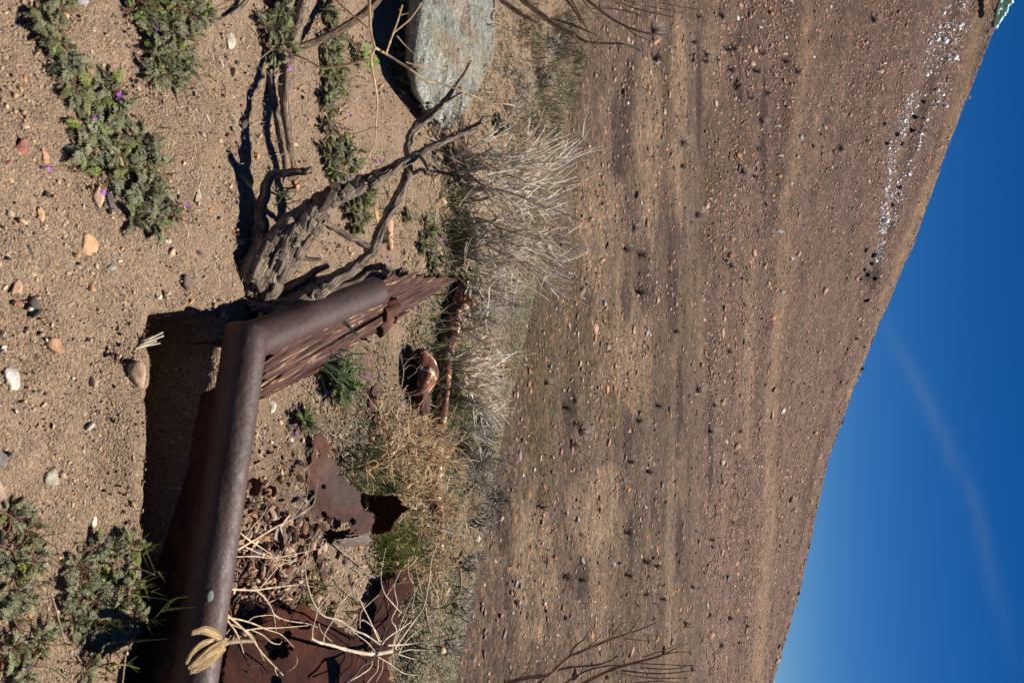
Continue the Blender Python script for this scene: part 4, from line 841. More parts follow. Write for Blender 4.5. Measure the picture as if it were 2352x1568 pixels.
# ------------------------------------------------------------------ plants
def frond_tmpl(pairs=7, lob=3, wmax=.26, seed=0):
    r = np.random.default_rng(seed); V, Fc = [], []
    for k in range(pairs+1):
        u = .16+.84*k/pairs; w = wmax*math.sin(math.pi*min(1, .18+.72*u))*1.1
        for s in ((1, -1) if k < pairs else (0,)):
            dx, dy = (.62, s*.78) if s else (1, 0); L = w*(r.uniform(.85, 1.1)) if s else w*.9
            base = np.array([u, 0, .0]); px_, py_ = -dy, dx
            for q in range(lob):
                a = (q-(lob-1)/2)*.62; ca, sa = math.cos(a), math.sin(a); ex, ey = dx*ca-dy*sa, dx*sa+dy*ca
                Lq = L*(1-.16*abs(q-(lob-1)/2)); hw = L*.17; b0 = len(V)
                V += [base+[0, 0, 0], base+np.array([ex*Lq*.6-ey*hw, ey*Lq*.6+ex*hw, .03*r.normal()+.02]), base+np.array([ex*Lq, ey*Lq, -.02+.03*r.normal()]), base+np.array([ex*Lq*.6+ey*hw, ey*Lq*.6-ex*hw, .03*r.normal()+.02])]
                Fc.append([b0, b0+1, b0+2, b0+3])
    b0 = len(V); V += [np.array(q) for q in ((0, -.008, 0), (0, .008, 0), (.98, .003, 0), (.98, -.003, 0))]; Fc.append([b0, b0+1, b0+2, b0+3])
    V = np.array(V); V[:, 2] += .18*np.sin(V[:, 0]*math.pi*.8)-.10*V[:, 0]**2; return V, np.array(Fc)
FRT = [frond_tmpl(7, 3, .26, s) for s in range(3)]
FRF = [frond_tmpl(9, 3, .20, s+9) for s in range(2)]
def dirmat(d, roll=0.0):
    d = d/np.linalg.norm(d); u = np.array([0, 0, 1.]); y = np.cross(u, d); y /= np.linalg.norm(y)+1e-9; z = np.cross(d, y)
    c, s = math.cos(roll), math.sin(roll); return np.stack([d, y*c+z*s, z*c-y*s], 1)
GRN = np.array([[.23, .235, .135], [.20, .21, .12], [.27, .275, .165], [.21, .21, .09], [.28, .265, .155]])
def flower(parent, p, seed, n=2, s=.006):
    r = np.random.default_rng(seed); mb = MB(); up = np.array([.1, -.6, .75])
    for k in range(n):
        c = p+r.normal(size=3)*s*1.1*(k > 0); Mx = dirmat(up+r.normal(size=3)*.35)
        for q in range(5):
            a = q*2*math.pi/5+r.uniform(0, .4); e = np.array([0, math.cos(a), math.sin(a)]); t = np.array([0, -math.sin(a), math.cos(a)])
            L = [np.zeros(3), e*s*.6+t*s*.34+[s*.15, 0, 0], e*s+[s*.28, 0, 0], e*s*.6-t*s*.34+[s*.15, 0, 0]]
            mb.add(c+np.array(L)@Mx.T, [[0, 1, 2, 3]], np.array([.52, .16, .68])*r.uniform(.85, 1.15))
        mb.add(c+np.array([[s*.1, 0, 0], [s*.3, s*.12, 0], [s*.3, -.06*s, .1*s], [s*.3, -.06*s, -.1*s]])@Mx.T, [[0, 1, 2], [0, 2, 3], [0, 3, 1], [1, 3, 2]], (.5, .3, .5))
    return mb.build('flower', M['petal'], parent)
nfil = 0
def filaree(dx, dy, rd, label, group, flowers=(), n=26, tint=1.0, beaks=0, fern=False, lift=.45, seed=None, bright=None):
    global nfil; nfil += 1; sd = seed or 4000+nfil*13; r = np.random.default_rng(sd)
    px, py = D(dx, dy); c = G(px, py); fw = proj(c)[2]; Rm = rd*K*fw/F*1.05
    e = empty('fern_leaf_plant' if fern else 'filaree', tuple(c), label, 'plant', group)
    mb = MB()
    for k in range(n):
        a = r.uniform(0, 2*math.pi); L = Rm*r.uniform(.4, 1.3); off = r.uniform(0, .35)*Rm
        l = abs(r.normal(lift, .28)); d = np.array([math.cos(a), math.sin(a), l]); d /= np.linalg.norm(d)
        p0 = c+np.array([math.cos(a)*off, math.sin(a)*off, .003]); p0[2] = max(p0[2], float(height(p0[0], p0[1]))+.003)
        V, Fc = (FRF if fern else FRT)[k % (2 if fern else 3)]
        W_ = (V*np.array([L, L*1.05, L]))@dirmat(d, r.normal()*.35).T+p0
        gz = height(W_[:, 0], W_[:, 1])+.003; W_[:, 2] = np.maximum(W_[:, 2], gz)
        cc = (np.array(bright) if bright is not None else GRN[r.integers(0, 5)])*r.uniform(.75, 1.2)*tint
        if r.random() < .12: cc = cc*np.array([1.0, 1.25, .55])
        mb.add(W_, Fc, cc)
    for k in range(5):   # reddish runners between the leaves
        a = r.uniform(0, 6.28); P = np.array([c+[0, 0, .004], c+[math.cos(a)*Rm*.5, math.sin(a)*Rm*.5, .012], c+[math.cos(a)*Rm, math.sin(a)*Rm, .006]]); tube(mb, catmull(P, 3), .0012, 3, (.25, .12, .08))
    for k in range(6):   # dead leaves caught underneath
        a = r.uniform(0, 6.28); V, Fc = FRT[k % 3]; L = Rm*r.uniform(.3, .7); mb.add((V*L)@dirmat(np.array([math.cos(a), math.sin(a), .05])).T+c+np.array([math.cos(a), math.sin(a), 0])*Rm*.5+[0, 0, .003], Fc, np.array([.30, .20, .12])*r.uniform(.7, 1.1))
    mb.build('leaves', M['leaf'], e)
    if beaks:
        sb = MB()
        for k in range(beaks):
            a = r.uniform(0, 6.28); p0 = c+[math.cos(a)*Rm*.4, math.sin(a)*Rm*.4, .005]; h = r.uniform(.03, .065); q = p0+np.array([r.normal()*.012, -.01+r.normal()*.012, h])
            tube(sb, catmull([p0, (p0+q)/2+[r.normal()*.004, 0, .004], q], 3), .0007, 3, (.28, .13, .08))
            for w in range(3):
                t2 = q+np.array([r.normal()*.012, r.normal()*.008, r.uniform(.012, .028)]); tube(sb, [q, q+(t2-q)*.25, t2], [.0013, .0009, .0003], 3, (.2, .22, .06))
        sb.build('seed_stalks', M['leaf'], e)
    for i, (fx_, fy_) in enumerate(flowers):
        a, b = D(fx_, fy_); g_ = G(a, b); h = min(.05, .02+.01*g_[1]); p = AY(a, b, g_[1]-h*1.0*(g_[1]/1.2)*.5)
        if p[2] < height(p[0], p[1])+.004: p[2] = float(height(p[0], p[1]))+.01
        f = flower(e, p, sd+i, 2 if i % 2 else 3, .0042+.0006*p[1])
        sb = MB(); tube(sb, catmull([np.array([p[0]*.6+c[0]*.4, p[1]*.6+c[1]*.4, float(height(p[0]*.6+c[0]*.4, p[1]*.6+c[1]*.4))]), (p+c)/2*[1, 1, 0]+[0, 0, (p[2]+float(height(p[0], p[1])))*.5+.01], p], 4), .0006, 3, (.25, .12, .08)); sb.build('flower_stalk', M['leaf'], e)
    return e
A1 = 'grey-green filaree mat on the open sand nearest the camera'
for q in [(92, 45, 44), (118, 88, 44), (150, 140, 46), (165, 195, 46), (205, 225, 48, [(218, 273)]), (250, 212, 40, [(275, 215)]), (262, 262, 46), (195, 290, 50), (236, 318, 50), (188, 352, 46), (270, 372, 46), (236, 392, 44, [(239, 443), (114, 389)]), (318, 330, 44), (330, 388, 46), (322, 445, 48, [(345, 480)]), (368, 440, 36), (350, 500, 42, [(429, 469)]), (300, 505, 36), (395, 490, 20), (135, 20, 36)]:
    filaree(q[0], q[1], q[2], 'lacy grey-green filaree in the long sand mat', A1, q[3] if len(q) > 3 else (), 20, .9, 2 if q[0] > 200 else 0, lift=.22)
for q in [(335, 15, 46), (385, 20, 46), (345, 70, 44), (395, 75, 46, [(358, 59)]), (430, 25, 40), (355, 125, 42), (400, 130, 42, [(417, 110)]), (352, 172, 34), (385, 178, 30), (430, 150, 30), (300, 25, 26), (470, 30, 30)]:
    filaree(q[0], q[1], q[2], 'dense filaree in the mat beside the silvery twig', 'filaree of the second mat', q[3] if len(q) > 3 else (), 21, .9, 3, lift=.25)
for q in [(15, 1180, 40), (60, 1215, 36), (25, 1265, 44), (75, 1275, 30), (25, 1330, 46), (60, 1375, 30), (175, 1290, 40), (215, 1260, 36), (300, 1250, 34), (255, 1262, 30), (175, 1345, 44), (215, 1375, 46), (265, 1335, 34), (300, 1345, 30), (310, 1410, 34), (250, 1410, 40), (90, 1470, 34), (25, 1420, 44), (20, 1490, 40), (50, 1540, 36), (350, 1395, 18), (205, 1440, 40), (160, 1420, 34), (230, 1490, 34), (195, 1530, 30)]:
    filaree(q[0], q[1], q[2]*1.05, 'blue-green filaree at the lip of the dark hollow', 'filaree at the lip of the hollow', (), 12, 1.0, 3, lift=.25)
for i, q in enumerate([(640, 20, 40), (612, 60, 34), (650, 90, 38, [(668, 135), (673, 152), (660, 154)]), (625, 120, 30), (745, 20, 30), (762, 70, 32), (745, 110, 34), (770, 140, 34), (750, 175, 36), (775, 195, 26), (748, 222, 30), (755, 245, 20), (750, 290, 20, [(804, 265)]), (765, 335, 26), (752, 360, 28), (765, 390, 34, [(797, 414), (792, 428)]), (800, 372, 30, [(873, 371)]), (795, 340, 24), (820, 450, 30), (800, 480, 30), (835, 490, 28), (812, 515, 26), (850, 450, 22, [(893, 592)])]):
    filaree(q[0], q[1], q[2], ['filaree rosette between fallen branch and boulder', 'small filaree rosette behind the stump'][q[1] > 300], 'filaree in the row behind the fallen branch', q[3] if len(q) > 3 else (), 26, .85, 5, lift=.35)
filaree(760, 880, 52, 'bright green ferny plant with grass blades beside the splintered board', None, [(753, 901), (848, 823), (849, 861)], 70, 1.0, 4, True, .8, bright=(.12, .155, .06))
filaree(690, 962, 34, 'small bright fern-leaved sprig on dark cinders below the triangular sheet', None, [(682, 995)], 26, 1.0, 2, True, .7, bright=(.12, .155, .06))
for q in [(975, 525, 26, [(957, 711)]), (965, 560, 24), (985, 600, 24, [(1015, 551)]), (1140, 290, 26), (1000, 640, 18, [(1013, 638)]), (890, 640, 22), (930, 500, 18), (880, 545, 18)]:
    filaree(q[0], q[1], q[2], 'small dark filaree sprig near the salmon slab', 'filaree sprigs near the salmon slab', q[3] if len(q) > 3 else (), 24, .75, 4)
# dandelion-like leaf
LOB = [frond_tmpl(5, 1, .34, 33)]
e = empty('lobed_leaf_weed', tuple(G(*D(830, 130))), 'yellow-green weed with jagged lobed leaves near the boulder', 'weed'); mb = MB(); c = np.array(e.location)
for a, L, l in ((-1.2, .09, .35), (1.5, .07, .3), (.3, .06, .5), (-.3, .08, .6), (2.6, .05, .4), (-2.3, .05, .4), (-1.5, .10, .3), (-.9, .06, .5)):
    V, Fc = LOB[0]; d = np.array([math.sin(a)*-1 if False else math.cos(a), math.sin(a)*.6, l]); mb.add((V*L*np.array([1, 1.1, 1]))@dirmat(d).T+c+[0, 0, .004], Fc, np.array([.20, .30, .07])*random.uniform(.8, 1.15))
    V2 = np.array([[0, -.006, .004], [0, .006, .004], [.9, .03, .10], [.9, -.03, .10]]); V2 = V2*L*np.array([1, 3, 1]); mb.add(V2@dirmat(d).T+c+[0, 0, .004], [[0, 1, 2, 3]], (.2, .3, .07))
mb.build('leaves', M['leaf'], e)

def blades(mb, c, n, L, r, spread=.6, lean=(0, 0), w=.0022, cols=((.10, .15, .05),), rad=.02, droop=.5):
    cols = np.array(cols)
    for k in range(n):
        a = r.uniform(0, 6.283); s_ = abs(r.normal(0, spread)); d = np.array([math.cos(a)*s_+lean[0], math.sin(a)*s_+lean[1], 1.0]); d /= np.linalg.norm(d)
        l = L*r.uniform(.45, 1.15); p0 = c+np.array([r.normal()*rad, r.normal()*rad, 0]); side = np.cross(d, [r.normal(), r.normal(), .3]); side /= np.linalg.norm(side)
        dr = r.uniform(.2, 1)*droop; pts = []
        for t, ww in ((0, .8), (.35, 1), (.7, .7), (1, .06)):
            p = p0+d*l*t+np.array([d[0], d[1], -.9])*l*dr*t*t*.6; pts += [p-side*w*ww, p+side*w*ww]
        mb.add(pts, [[0, 1, 3, 2], [2, 3, 5, 4], [4, 5, 7, 6]], cols[r.integers(0, len(cols))]*r.uniform(.7, 1.25))
DG = ((.055, .085, .03), (.08, .12, .045), (.07, .10, .05), (.28, .24, .14)); BG = ((.12, .165, .03), (.085, .13, .03), (.16, .20, .045), (.07, .10, .03), (.34, .28, .15)); BLG = ((.13, .18, .12), (.17, .22, .15), (.10, .15, .07))
ngr = 0
def tuft(dx, dy, n, L, label, cols=DG, group=None, spread=.6, lean=(0, 0), w=.002, rad=.015, name='grass_tuft', dz=0, droop=.5):
    global ngr; ngr += 1; r = np.random.default_rng(6000+ngr); c = G(*D(dx, dy))+[0, 0, dz]; mb = MB(); blades(mb, c, n, L, r, spread, lean, w, cols, rad, droop)
    o = mb.build(name, M['leaf']); 
    return tag(o, label, 'grass', group)
tuft(905, 155, 60, .10, 'dark green grass tuft growing against the shaded foot of the boulder', lean=(.2, 0), rad=.03)
tuft(912, 110, 34, .08, 'smaller dark grass tuft in the boulder shadow, left of the main boulder tuft', lean=(-.2, 0), rad=.02)
tuft(722, 832, 22, .16, 'broad blue-green grass blades springing from the splintered board', BLG, lean=(.6, .5), w=.0042, rad=.01, spread=.55)
tuft(735, 800, 20, .13, 'blue-green grass blades arching away from the board edge', BLG, lean=(.1, .6), w=.0036, rad=.01, spread=.6)
tuft(775, 850, 40, .12, 'mid-green grass behind the ferny plant with purple flowers', DG, lean=(.2, .4), rad=.03)
tuft(655, 440, 10, .07, 'few blue-green blades in the crook of the stump branch', BLG, w=.003, rad=.02); tuft(640, 468, 8, .07, 'blue-green blades pushing up beside the broken stump branch', BLG, w=.003, rad=.02)
tuft(665, 600, 14, .06, 'short blades in the shade between the two stump limbs', BLG, w=.0028, rad=.025); tuft(545, 395, 3, .09, 'single long blue-green blade beside the stump shadow', BLG, w=.0035, rad=.003, lean=(.7, .3), spread=.1)
tuft(725, 735, 5, .07, 'two green blades lying over the side pipe', BLG, w=.0035, rad=.006, lean=(.6, -.2), spread=.2, dz=.09)
tuft(868, 660, 26, .07, 'pale grass tuft at the far end of the side pipe', BLG, w=.0018, rad=.02); tuft(905, 680, 22, .06, 'small green tuft between the cans and the side pipe', DG, w=.0015, rad=.02)
for i, (dx, dy, n, L) in enumerate([(845, 1040, 90, .12), (830, 1090, 80, .11), (860, 1120, 80, .11), (815, 1060, 60, .09), (880, 1075, 70, .12), (850, 1165, 50, .10), (900, 1120, 60, .12)]):
    tuft(dx, dy, n, L, 'fine green grass behind the triangular sheet', ((.07, .11, .035), (.10, .15, .05), (.06, .09, .04), (.35, .3, .17)), 'grass clump behind the triangular sheet', rad=.05, w=.0016, lean=(.3, 0))
for i, (dx, dy, n, L) in enumerate([(870, 1215, 80, .10), (885, 1245, 90, .11), (900, 1275, 80, .10), (915, 1225, 70, .10), (930, 1290, 60, .10), (880, 1290, 40, .08), (945, 1330, 40, .09), (925, 1255, 70, .10)]):
    tuft(dx, dy, n, L, 'bright yellow-green grass beside the grey wooden block', BG, 'bright grass beside the wooden block', rad=.045, w=.0026, droop=.7)
for i, (dx, dy, n, L) in enumerate([(715, 1330, 18, .05), (735, 1350, 22, .06), (700, 1375, 16, .06), (760, 1395, 20, .05), (800, 1400, 18, .05), (745, 1425, 20, .05), (690, 1395, 12, .05)]):
    tuft(dx, dy, n, L, 'bright green sprig on soil above the barrel flank', BG, 'green sprigs above the barrel flank', rad=.02, w=.002, droop=.8)
tuft(585, 1150, 12, .035, 'tiny grass sprig on gravel behind the front pipe', DG, rad=.01, w=.0014); tuft(505, 1535, 12, .10, 'thin green blades beside the front pipe at the edge of the frame', BLG, rad=.01, w=.0022, dz=.04)
for i, (dx, dy, n, L) in enumerate([(1035, 430, 60, .12), (1050, 470, 60, .12), (1040, 520, 70, .14), (1045, 560, 80, .15), (1040, 600, 70, .14), (1055, 640, 50, .12), (1010, 780, 50, .14), (1000, 830, 60, .16), (1015, 880, 50, .14), (990, 930, 40, .12), (1020, 950, 50, .14), (1060, 1000, 50, .12), (1075, 1050, 40, .12), (1000, 740, 40, .12)]):
    tuft(dx, dy, n, L, 'dark green grass along the scabbed iron pipe', ((.045, .075, .025), (.07, .11, .04), (.05, .08, .04), (.3, .27, .18)), 'dark grass along the iron pipe', rad=.06, w=.002, lean=(0, 0), spread=.5)
rr_ = np.random.default_rng(91)
for i in range(44):
    dx = rr_.uniform(1170, 1340); dy = rr_.uniform(20, 320)
    if dx > 1352-.20*(dy-60): continue
    tuft(dx, dy, 40, .13, 'sparse olive grass tuft on the bench edge', ((.075, .09, .045), (.10, .11, .06), (.22, .13, .10), (.06, .07, .04)), 'grass tufts on the bench edge', rad=.05, w=.0018, spread=.7)
for (dx, dy) in [(1040, 35), (1050, 75), (1030, 120), (1085, 45), (1020, 160), (1085, 170), (1110, 230), (1075, 265)]:
    tuft(dx*1.0+20, dy, 14, .06, 'small green sprig on bare dirt behind the boulder', DG, 'sprigs behind the boulder', rad=.02, w=.0016)
# ground cover: uncountable little leaves, litter and dead stems on the bench behind the wreckage
r = np.random.default_rng(17)
def cover(name, n, test, cols, L, w, label, cat, seed, flat=0.35):
    r = np.random.default_rng(seed); y = r.uniform(1.5, 7.2, n); x = r.uniform(-.52, .52, n)*y; k = (y < edge_y(x)+.25) & (r.random(n) < test(x, y)); x, y = x[k], y[k]; z = height(x, y); m = len(x); nb = 4
    X = np.repeat(np.stack([x, y, z], -1), nb, 0); M_ = len(X); X[:, :2] += r.normal(size=(M_, 2))*.012
    a = r.uniform(0, 6.283, M_); d = np.stack([np.cos(a), np.sin(a), np.abs(r.normal(flat, .35, M_))], -1); d /= np.linalg.norm(d, axis=1)[:, None]; l = L*r.uniform(.4, 1.3, M_)[:, None]
    s_ = np.stack([-np.sin(a), np.cos(a), r.normal(0, .4, M_)], -1)*(w*r.uniform(.6, 1.3, M_))[:, None]
    V = np.stack([X-s_*.6, X+s_*.6, X+d*l*.55+s_, X+d*l-[0, 0, .004], X+d*l*.55-s_], 1).reshape(-1, 3)
    Fq = (np.arange(M_)[:, None]*5); Fq = np.concatenate([Fq+[0, 1, 2], Fq+[0, 2, 4], Fq+[4, 2, 3]]); cc = np.repeat(pick(r, M_, np.array(cols)), 5, 0)
    o = mesh_obj(name, V, Fq, M['leaf'], None, cc); return tag(o, label, cat, None, 'stuff')
def dens_green(x, y):
    px, py, _ = proj(np.stack([x, y, 0*x], -1)); dx, dy = px/K, py/K
    a = np.exp(-((dx-(1010-.02*(dy-700)))/75)**2)*sst(230, 560, dy)
    b = np.exp(-((dx-830)/90)**2-((dy-990)/150)**2)*.8; c = np.exp(-((dx-990)/60)**2)*sst(1150, 1350, dy)*.9; d = np.exp(-((dx-1180)/110)**2-((dy-200)/190)**2)*.55
    ee = edge_y(x)-y; g = sst(1.35, .9, ee)*sst(-.3, -.05, ee)*.85*sst(-3.2, -1.6, x)
    return np.clip(np.maximum.reduce([a, b, c, d, g]), 0, 1)*(.25+.75*sst(-.25, .25, fbm(x*3, y*3, 44, 3)))
cover('ground_cover', 70000, dens_green, [(.12, .125, .06), (.11, .12, .055), (.16, .155, .09), (.085, .095, .04), (.34, .28, .17), (.24, .19, .12)], .026, .0028, 'fine grey-green ground cover along the edge of the bench', 'ground cover', 5)
def dens_litter(x, y):
    px, py, _ = proj(np.stack([x, y, 0*x], -1)); w = np.exp(-((px-370)/80)**2-((py-500)/150)**2)
    return np.clip(.12+.6*dens_green(x, y)+.8*w, 0, 1)
cover('dry_litter', 22000, dens_litter, [(.5, .42, .3), (.4, .33, .24), (.25, .19, .13), (.55, .5, .42)], .035, .0009, 'loose dry stems and straw litter on the ground', 'litter', 6, .08)

# dry twiggy growth
def stem(mb, p, d, L, r0, rng_, segs=6, wander=.12, trop=(0, 0, .15), c=(1, 1, 1), sides=3, r1=.4):
    P = [np.array(p, float)]; d = np.array(d, float); d /= np.linalg.norm(d)
    for k in range(segs):
        d = d+rng_.normal(size=3)*wander+np.array(trop); d /= np.linalg.norm(d); P.append(P[-1]+d*L/segs)
    P = np.array(P); tube(mb, P, np.linspace(r0, r0*r1, len(P)), sides, c); return P
STRAWC = np.array([[.88, .82, .72], [.90, .84, .74], [.78, .70, .58], [.94, .91, .86], [.55, .46, .36]])
nsh = 0
def shrub(dx, dy, H, label, n1=12, n2=6, n3=5, lean=(0, 0, 1), spread=.7, rr=.0022, cols=STRAWC, tint=1.0, cat='shrub', name='dry_shrub', group=None, trop=.06, wander=.17, dz=0, main=(), base_r=.03, mat='twig', fine=.72):
    global nsh; nsh += 1; r = np.random.default_rng(7000+nsh); c = G(*D(dx, dy))+[0, 0, dz]
    e = empty(name, tuple(c), label, cat, group); mb = MB(); mt = MB()
    for k in range(n1):
        a = r.uniform(0, 6.283); s_ = r.uniform(.15, 1.25)*spread; d = np.array([math.cos(a)*s_+lean[0], math.sin(a)*s_+lean[1], lean[2]])
        rr = rr*1.85 if k == 0 else rr; n2 = max(3, int(n2*.6)) if k == 0 else n2; n3 = max(2, int(n3*.42)) if (k == 0 and n3 > 3) else n3
        c1 = cols[r.integers(0, len(cols))]*tint*r.uniform(.7, 1.0)
        P = stem(mb, c+r.normal(size=3)*[base_r, base_r, .003], d, H*r.uniform(.45, .75), rr*r.uniform(1.1, 2.0), r, 6, wander*1.5, (0, 0, trop), c1, 4)
        for j in range(n2):
            q = P[r.integers(2, 7)]; dd = (P[-1]-P[2]); dd = dd/np.linalg.norm(dd)+r.normal(size=3)*.34
            c2 = cols[r.integers(0, len(cols))]*tint*r.uniform(.8, 1.1)
            P2 = stem(mb, q, dd, H*r.uniform(.3, .5), rr*.85, r, 5, wander*.8, (0, 0, trop*.9), c2, 3)
            for i in range(n3):
                q2 = P2[r.integers(1, 6)]; d3 = (P2[-1]-P2[1]); d3 = d3/np.linalg.norm(d3)+r.normal(size=3)*.28
                stem(mt, q2, d3, H*r.uniform(.15, .34), rr*fine, r, 4, wander*.6, (0, 0, trop*.5), cols[r.integers(0, len(cols))]*tint*r.uniform(.85, 1.15), 3, .5)
    mb.build('stems', M[mat], e)
    if mt.n: mt.build('fine_twigs', M[mat], e)
    return e
shrub(1040, 375, .36, 'white twiggy shrub standing nearest the boulder tip', 10, 7, 7, (.25, .15, 1), .6, .0024)
shrub(1065, 430, .56, 'large pale bleached shrub with brushy tips, beside the shrub nearest the boulder', 15, 8, 8, (-.05, .25, 1), .55, .0026)
shrub(1075, 515, .53, 'thickest tangle of white brushy twigs behind the salmon slab', 16, 8, 8, (.1, .2, 1), .6, .0026)
shrub(1045, 580, .34, 'bleached shrub behind the end of the splintered board', 13, 7, 7, (.25, .2, 1), .7, .0022)
shrub(1070, 665, .32, 'greyish twiggy shrub above the hooked end of the iron pipe', 13, 7, 7, (.1, .15, 1), .75, .002, tint=.85)
shrub(1050, 740, .26, 'low grey dry shrub spreading behind the iron pipe', 12, 7, 6, (.1, .1, .9), .8, .002, tint=.8)
shrub(1038, 850, .26, 'bright broom-like dry shrub with straight white stems right behind the crushed drum', 34, 5, 2, (.1, .05, 1), .85, .0022, tint=1.12, trop=.04, wander=.05, fine=.7)
shrub(1052, 920, .22, 'thin broom-like dry shrub just past the brightest broom-like one', 22, 5, 3, (.2, 0, 1), .8, .0019, tint=1.0, trop=.04, wander=.06)
shrub(1065, 1020, .20, 'brownish wiry dead bush at the edge of the bench', 14, 7, 4, (.1, .0, .8), 1.0, .0018, tint=.55, wander=.2)
shrub(1090, 1100, .17, 'low wiry dead bush beside a dark burnt patch', 12, 7, 4, (.1, .1, .8), 1.0, .0018, tint=.65, wander=.22)
shrub(1120, 1150, .14, 'small charred bush leaning over the dark burnt patch', 9, 5, 3, (.2, .1, .8), 1.0, .003, tint=.3, wander=.22)
for i, (dx, dy, H) in enumerate([(1165, 160, .15), (1190, 215, .14), (1160, 250, .12)]):
    shrub(dx, dy, H, 'small bleached twig tuft in the olive grass', 10, 5, 4, (0, .1, 1), .7, .0014, tint=.85, group='bleached tufts in the olive grass')
for i, (dx, dy, H, tn) in enumerate([(1095, 960, .14, .6), (1100, 1060, .14, .5), (1080, 1190, .12, .6), (1060, 1290, .12, .6), (1040, 1390, .12, .65), (1025, 1480, .12, .65), (1240, 180, .12, .7), (1260, 110, .12, .7)]):
    shrub(dx, dy, H, 'wiry dry brush fringing the far rim of the bench', 12, 6, 4, (0, .1, .9), .95, .002, tint=tn, group='dry brush along the rim', wander=.2)
for i in range(40):
    u_ = i/39; dx = 1285-.215*(u_*1500)-60*rr_.random(); dy = 60+u_*1480+rr_.uniform(-15, 15)
    tuft(dx-15, dy, 30, .10, 'dusty green grass tuft near the bench rim', ((.09, .10, .055), (.12, .12, .07), (.26, .2, .13), (.07, .085, .045)), 'dusty tufts near the rim', rad=.07, w=.0019, spread=.8)
GOLD = np.array([[.60, .49, .33], [.54, .42, .27], [.66, .56, .41], [.46, .35, .23]])
for i, (dx, dy, H, n) in enumerate([(860, 1010, .2, 9), (900, 1060, .22, 10), (930, 1110, .22, 10), (960, 1040, .22, 10), (985, 1120, .22, 10), (960, 1180, .2, 9), (990, 1230, .16, 7), (905, 985, .18, 7), (1010, 1180, .16, 7), (870, 950, .16, 8), (930, 990, .2, 9), (1000, 1060, .18, 8), (840, 1130, .12, 6), (950, 1260, .14, 8), (985, 1330, .14, 8), (930, 1370, .10, 6)]):
    shrub(dx, dy, H, ['wiry golden dead weed over green grass', 'curly golden weed stems by the iron pipe'][i > 4], n, 5, 4, (-.1, -.1, .7), 1.2, .0013, GOLD, 1.35, 'weed', 'dead_weed', ['golden weeds behind the triangular sheet', 'golden weeds by the iron pipe'][i > 4], .02, .34)
shrub(792, 392, .055, 'tiny curled straw clump among purple flowers behind the stump', 8, 2, 0, (.1, .3, .5), .9, .0014, STRAWC, 1, 'weed', 'dead_weed', None, .02, .3)
# little straw bundle sticking out of the lip
e = empty('straw_bundle', tuple(G(*D(325, 785))), 'bundle of short white straws poking out over the dark hollow', 'straw'); mb = MB()
for a, b in (((322, 788), (374, 762)), ((320, 792), (376, 770)), ((318, 797), (368, 787)), ((312, 799), (360, 782)), ((324, 782), (352, 772))):
    p = G(*D(*a)); q = AZ(*D(*b), p[2]+.025); tube(mb, [p, (p+q)/2, q], .0017, 5, (.8, .72, .56))
mb.build('straws', M['straw'], e)

def weed(name, lines, base, label, mat='straw', cat='weed', group=None, tint=(1, 1, 1), lift=.02):
    """lines: (points px, depth start, depth end, radius start, radius end)"""
    e = empty(name, tuple(base), label, cat, group); r = np.random.default_rng(len(lines)*7+3)
    for (pts, y0, y1, r0, r1) in lines:
        if name == 'bare_bush': r0, r1 = r0*1.45, r1*1.5
        n = len(pts); P = np.array([AY(p[0], p[1], y0+(y1-y0)*i/(n-1)) for i, p in enumerate(pts)])
        for i, p in enumerate(pts):
            if p[0] < 600:
                yg = G(p[0], min(max(p[1], -60), 742))[1]
                if P[i, 1] > yg-lift: P[i] = AY(p[0], p[1], yg-lift)
        Q = catmull(P, 6); mb = MB(); tube(mb, Q, np.linspace(r0, r1, len(Q))*(1+.22*(np.arange(len(Q)) % 6 == 0)+.10*r.normal(size=len(Q)).clip(-1, 1)), 5, np.array(tint)*r.uniform(.8, 1.1)*np.repeat(r.uniform(.72, 1.12, len(Q)), 5)[:, None]); mb.build('branch', M[mat], e, True)
    return e
q4 = lambda L: Zc(L, 900, 0, 1.742)
S1 = (.78, .58, .34)
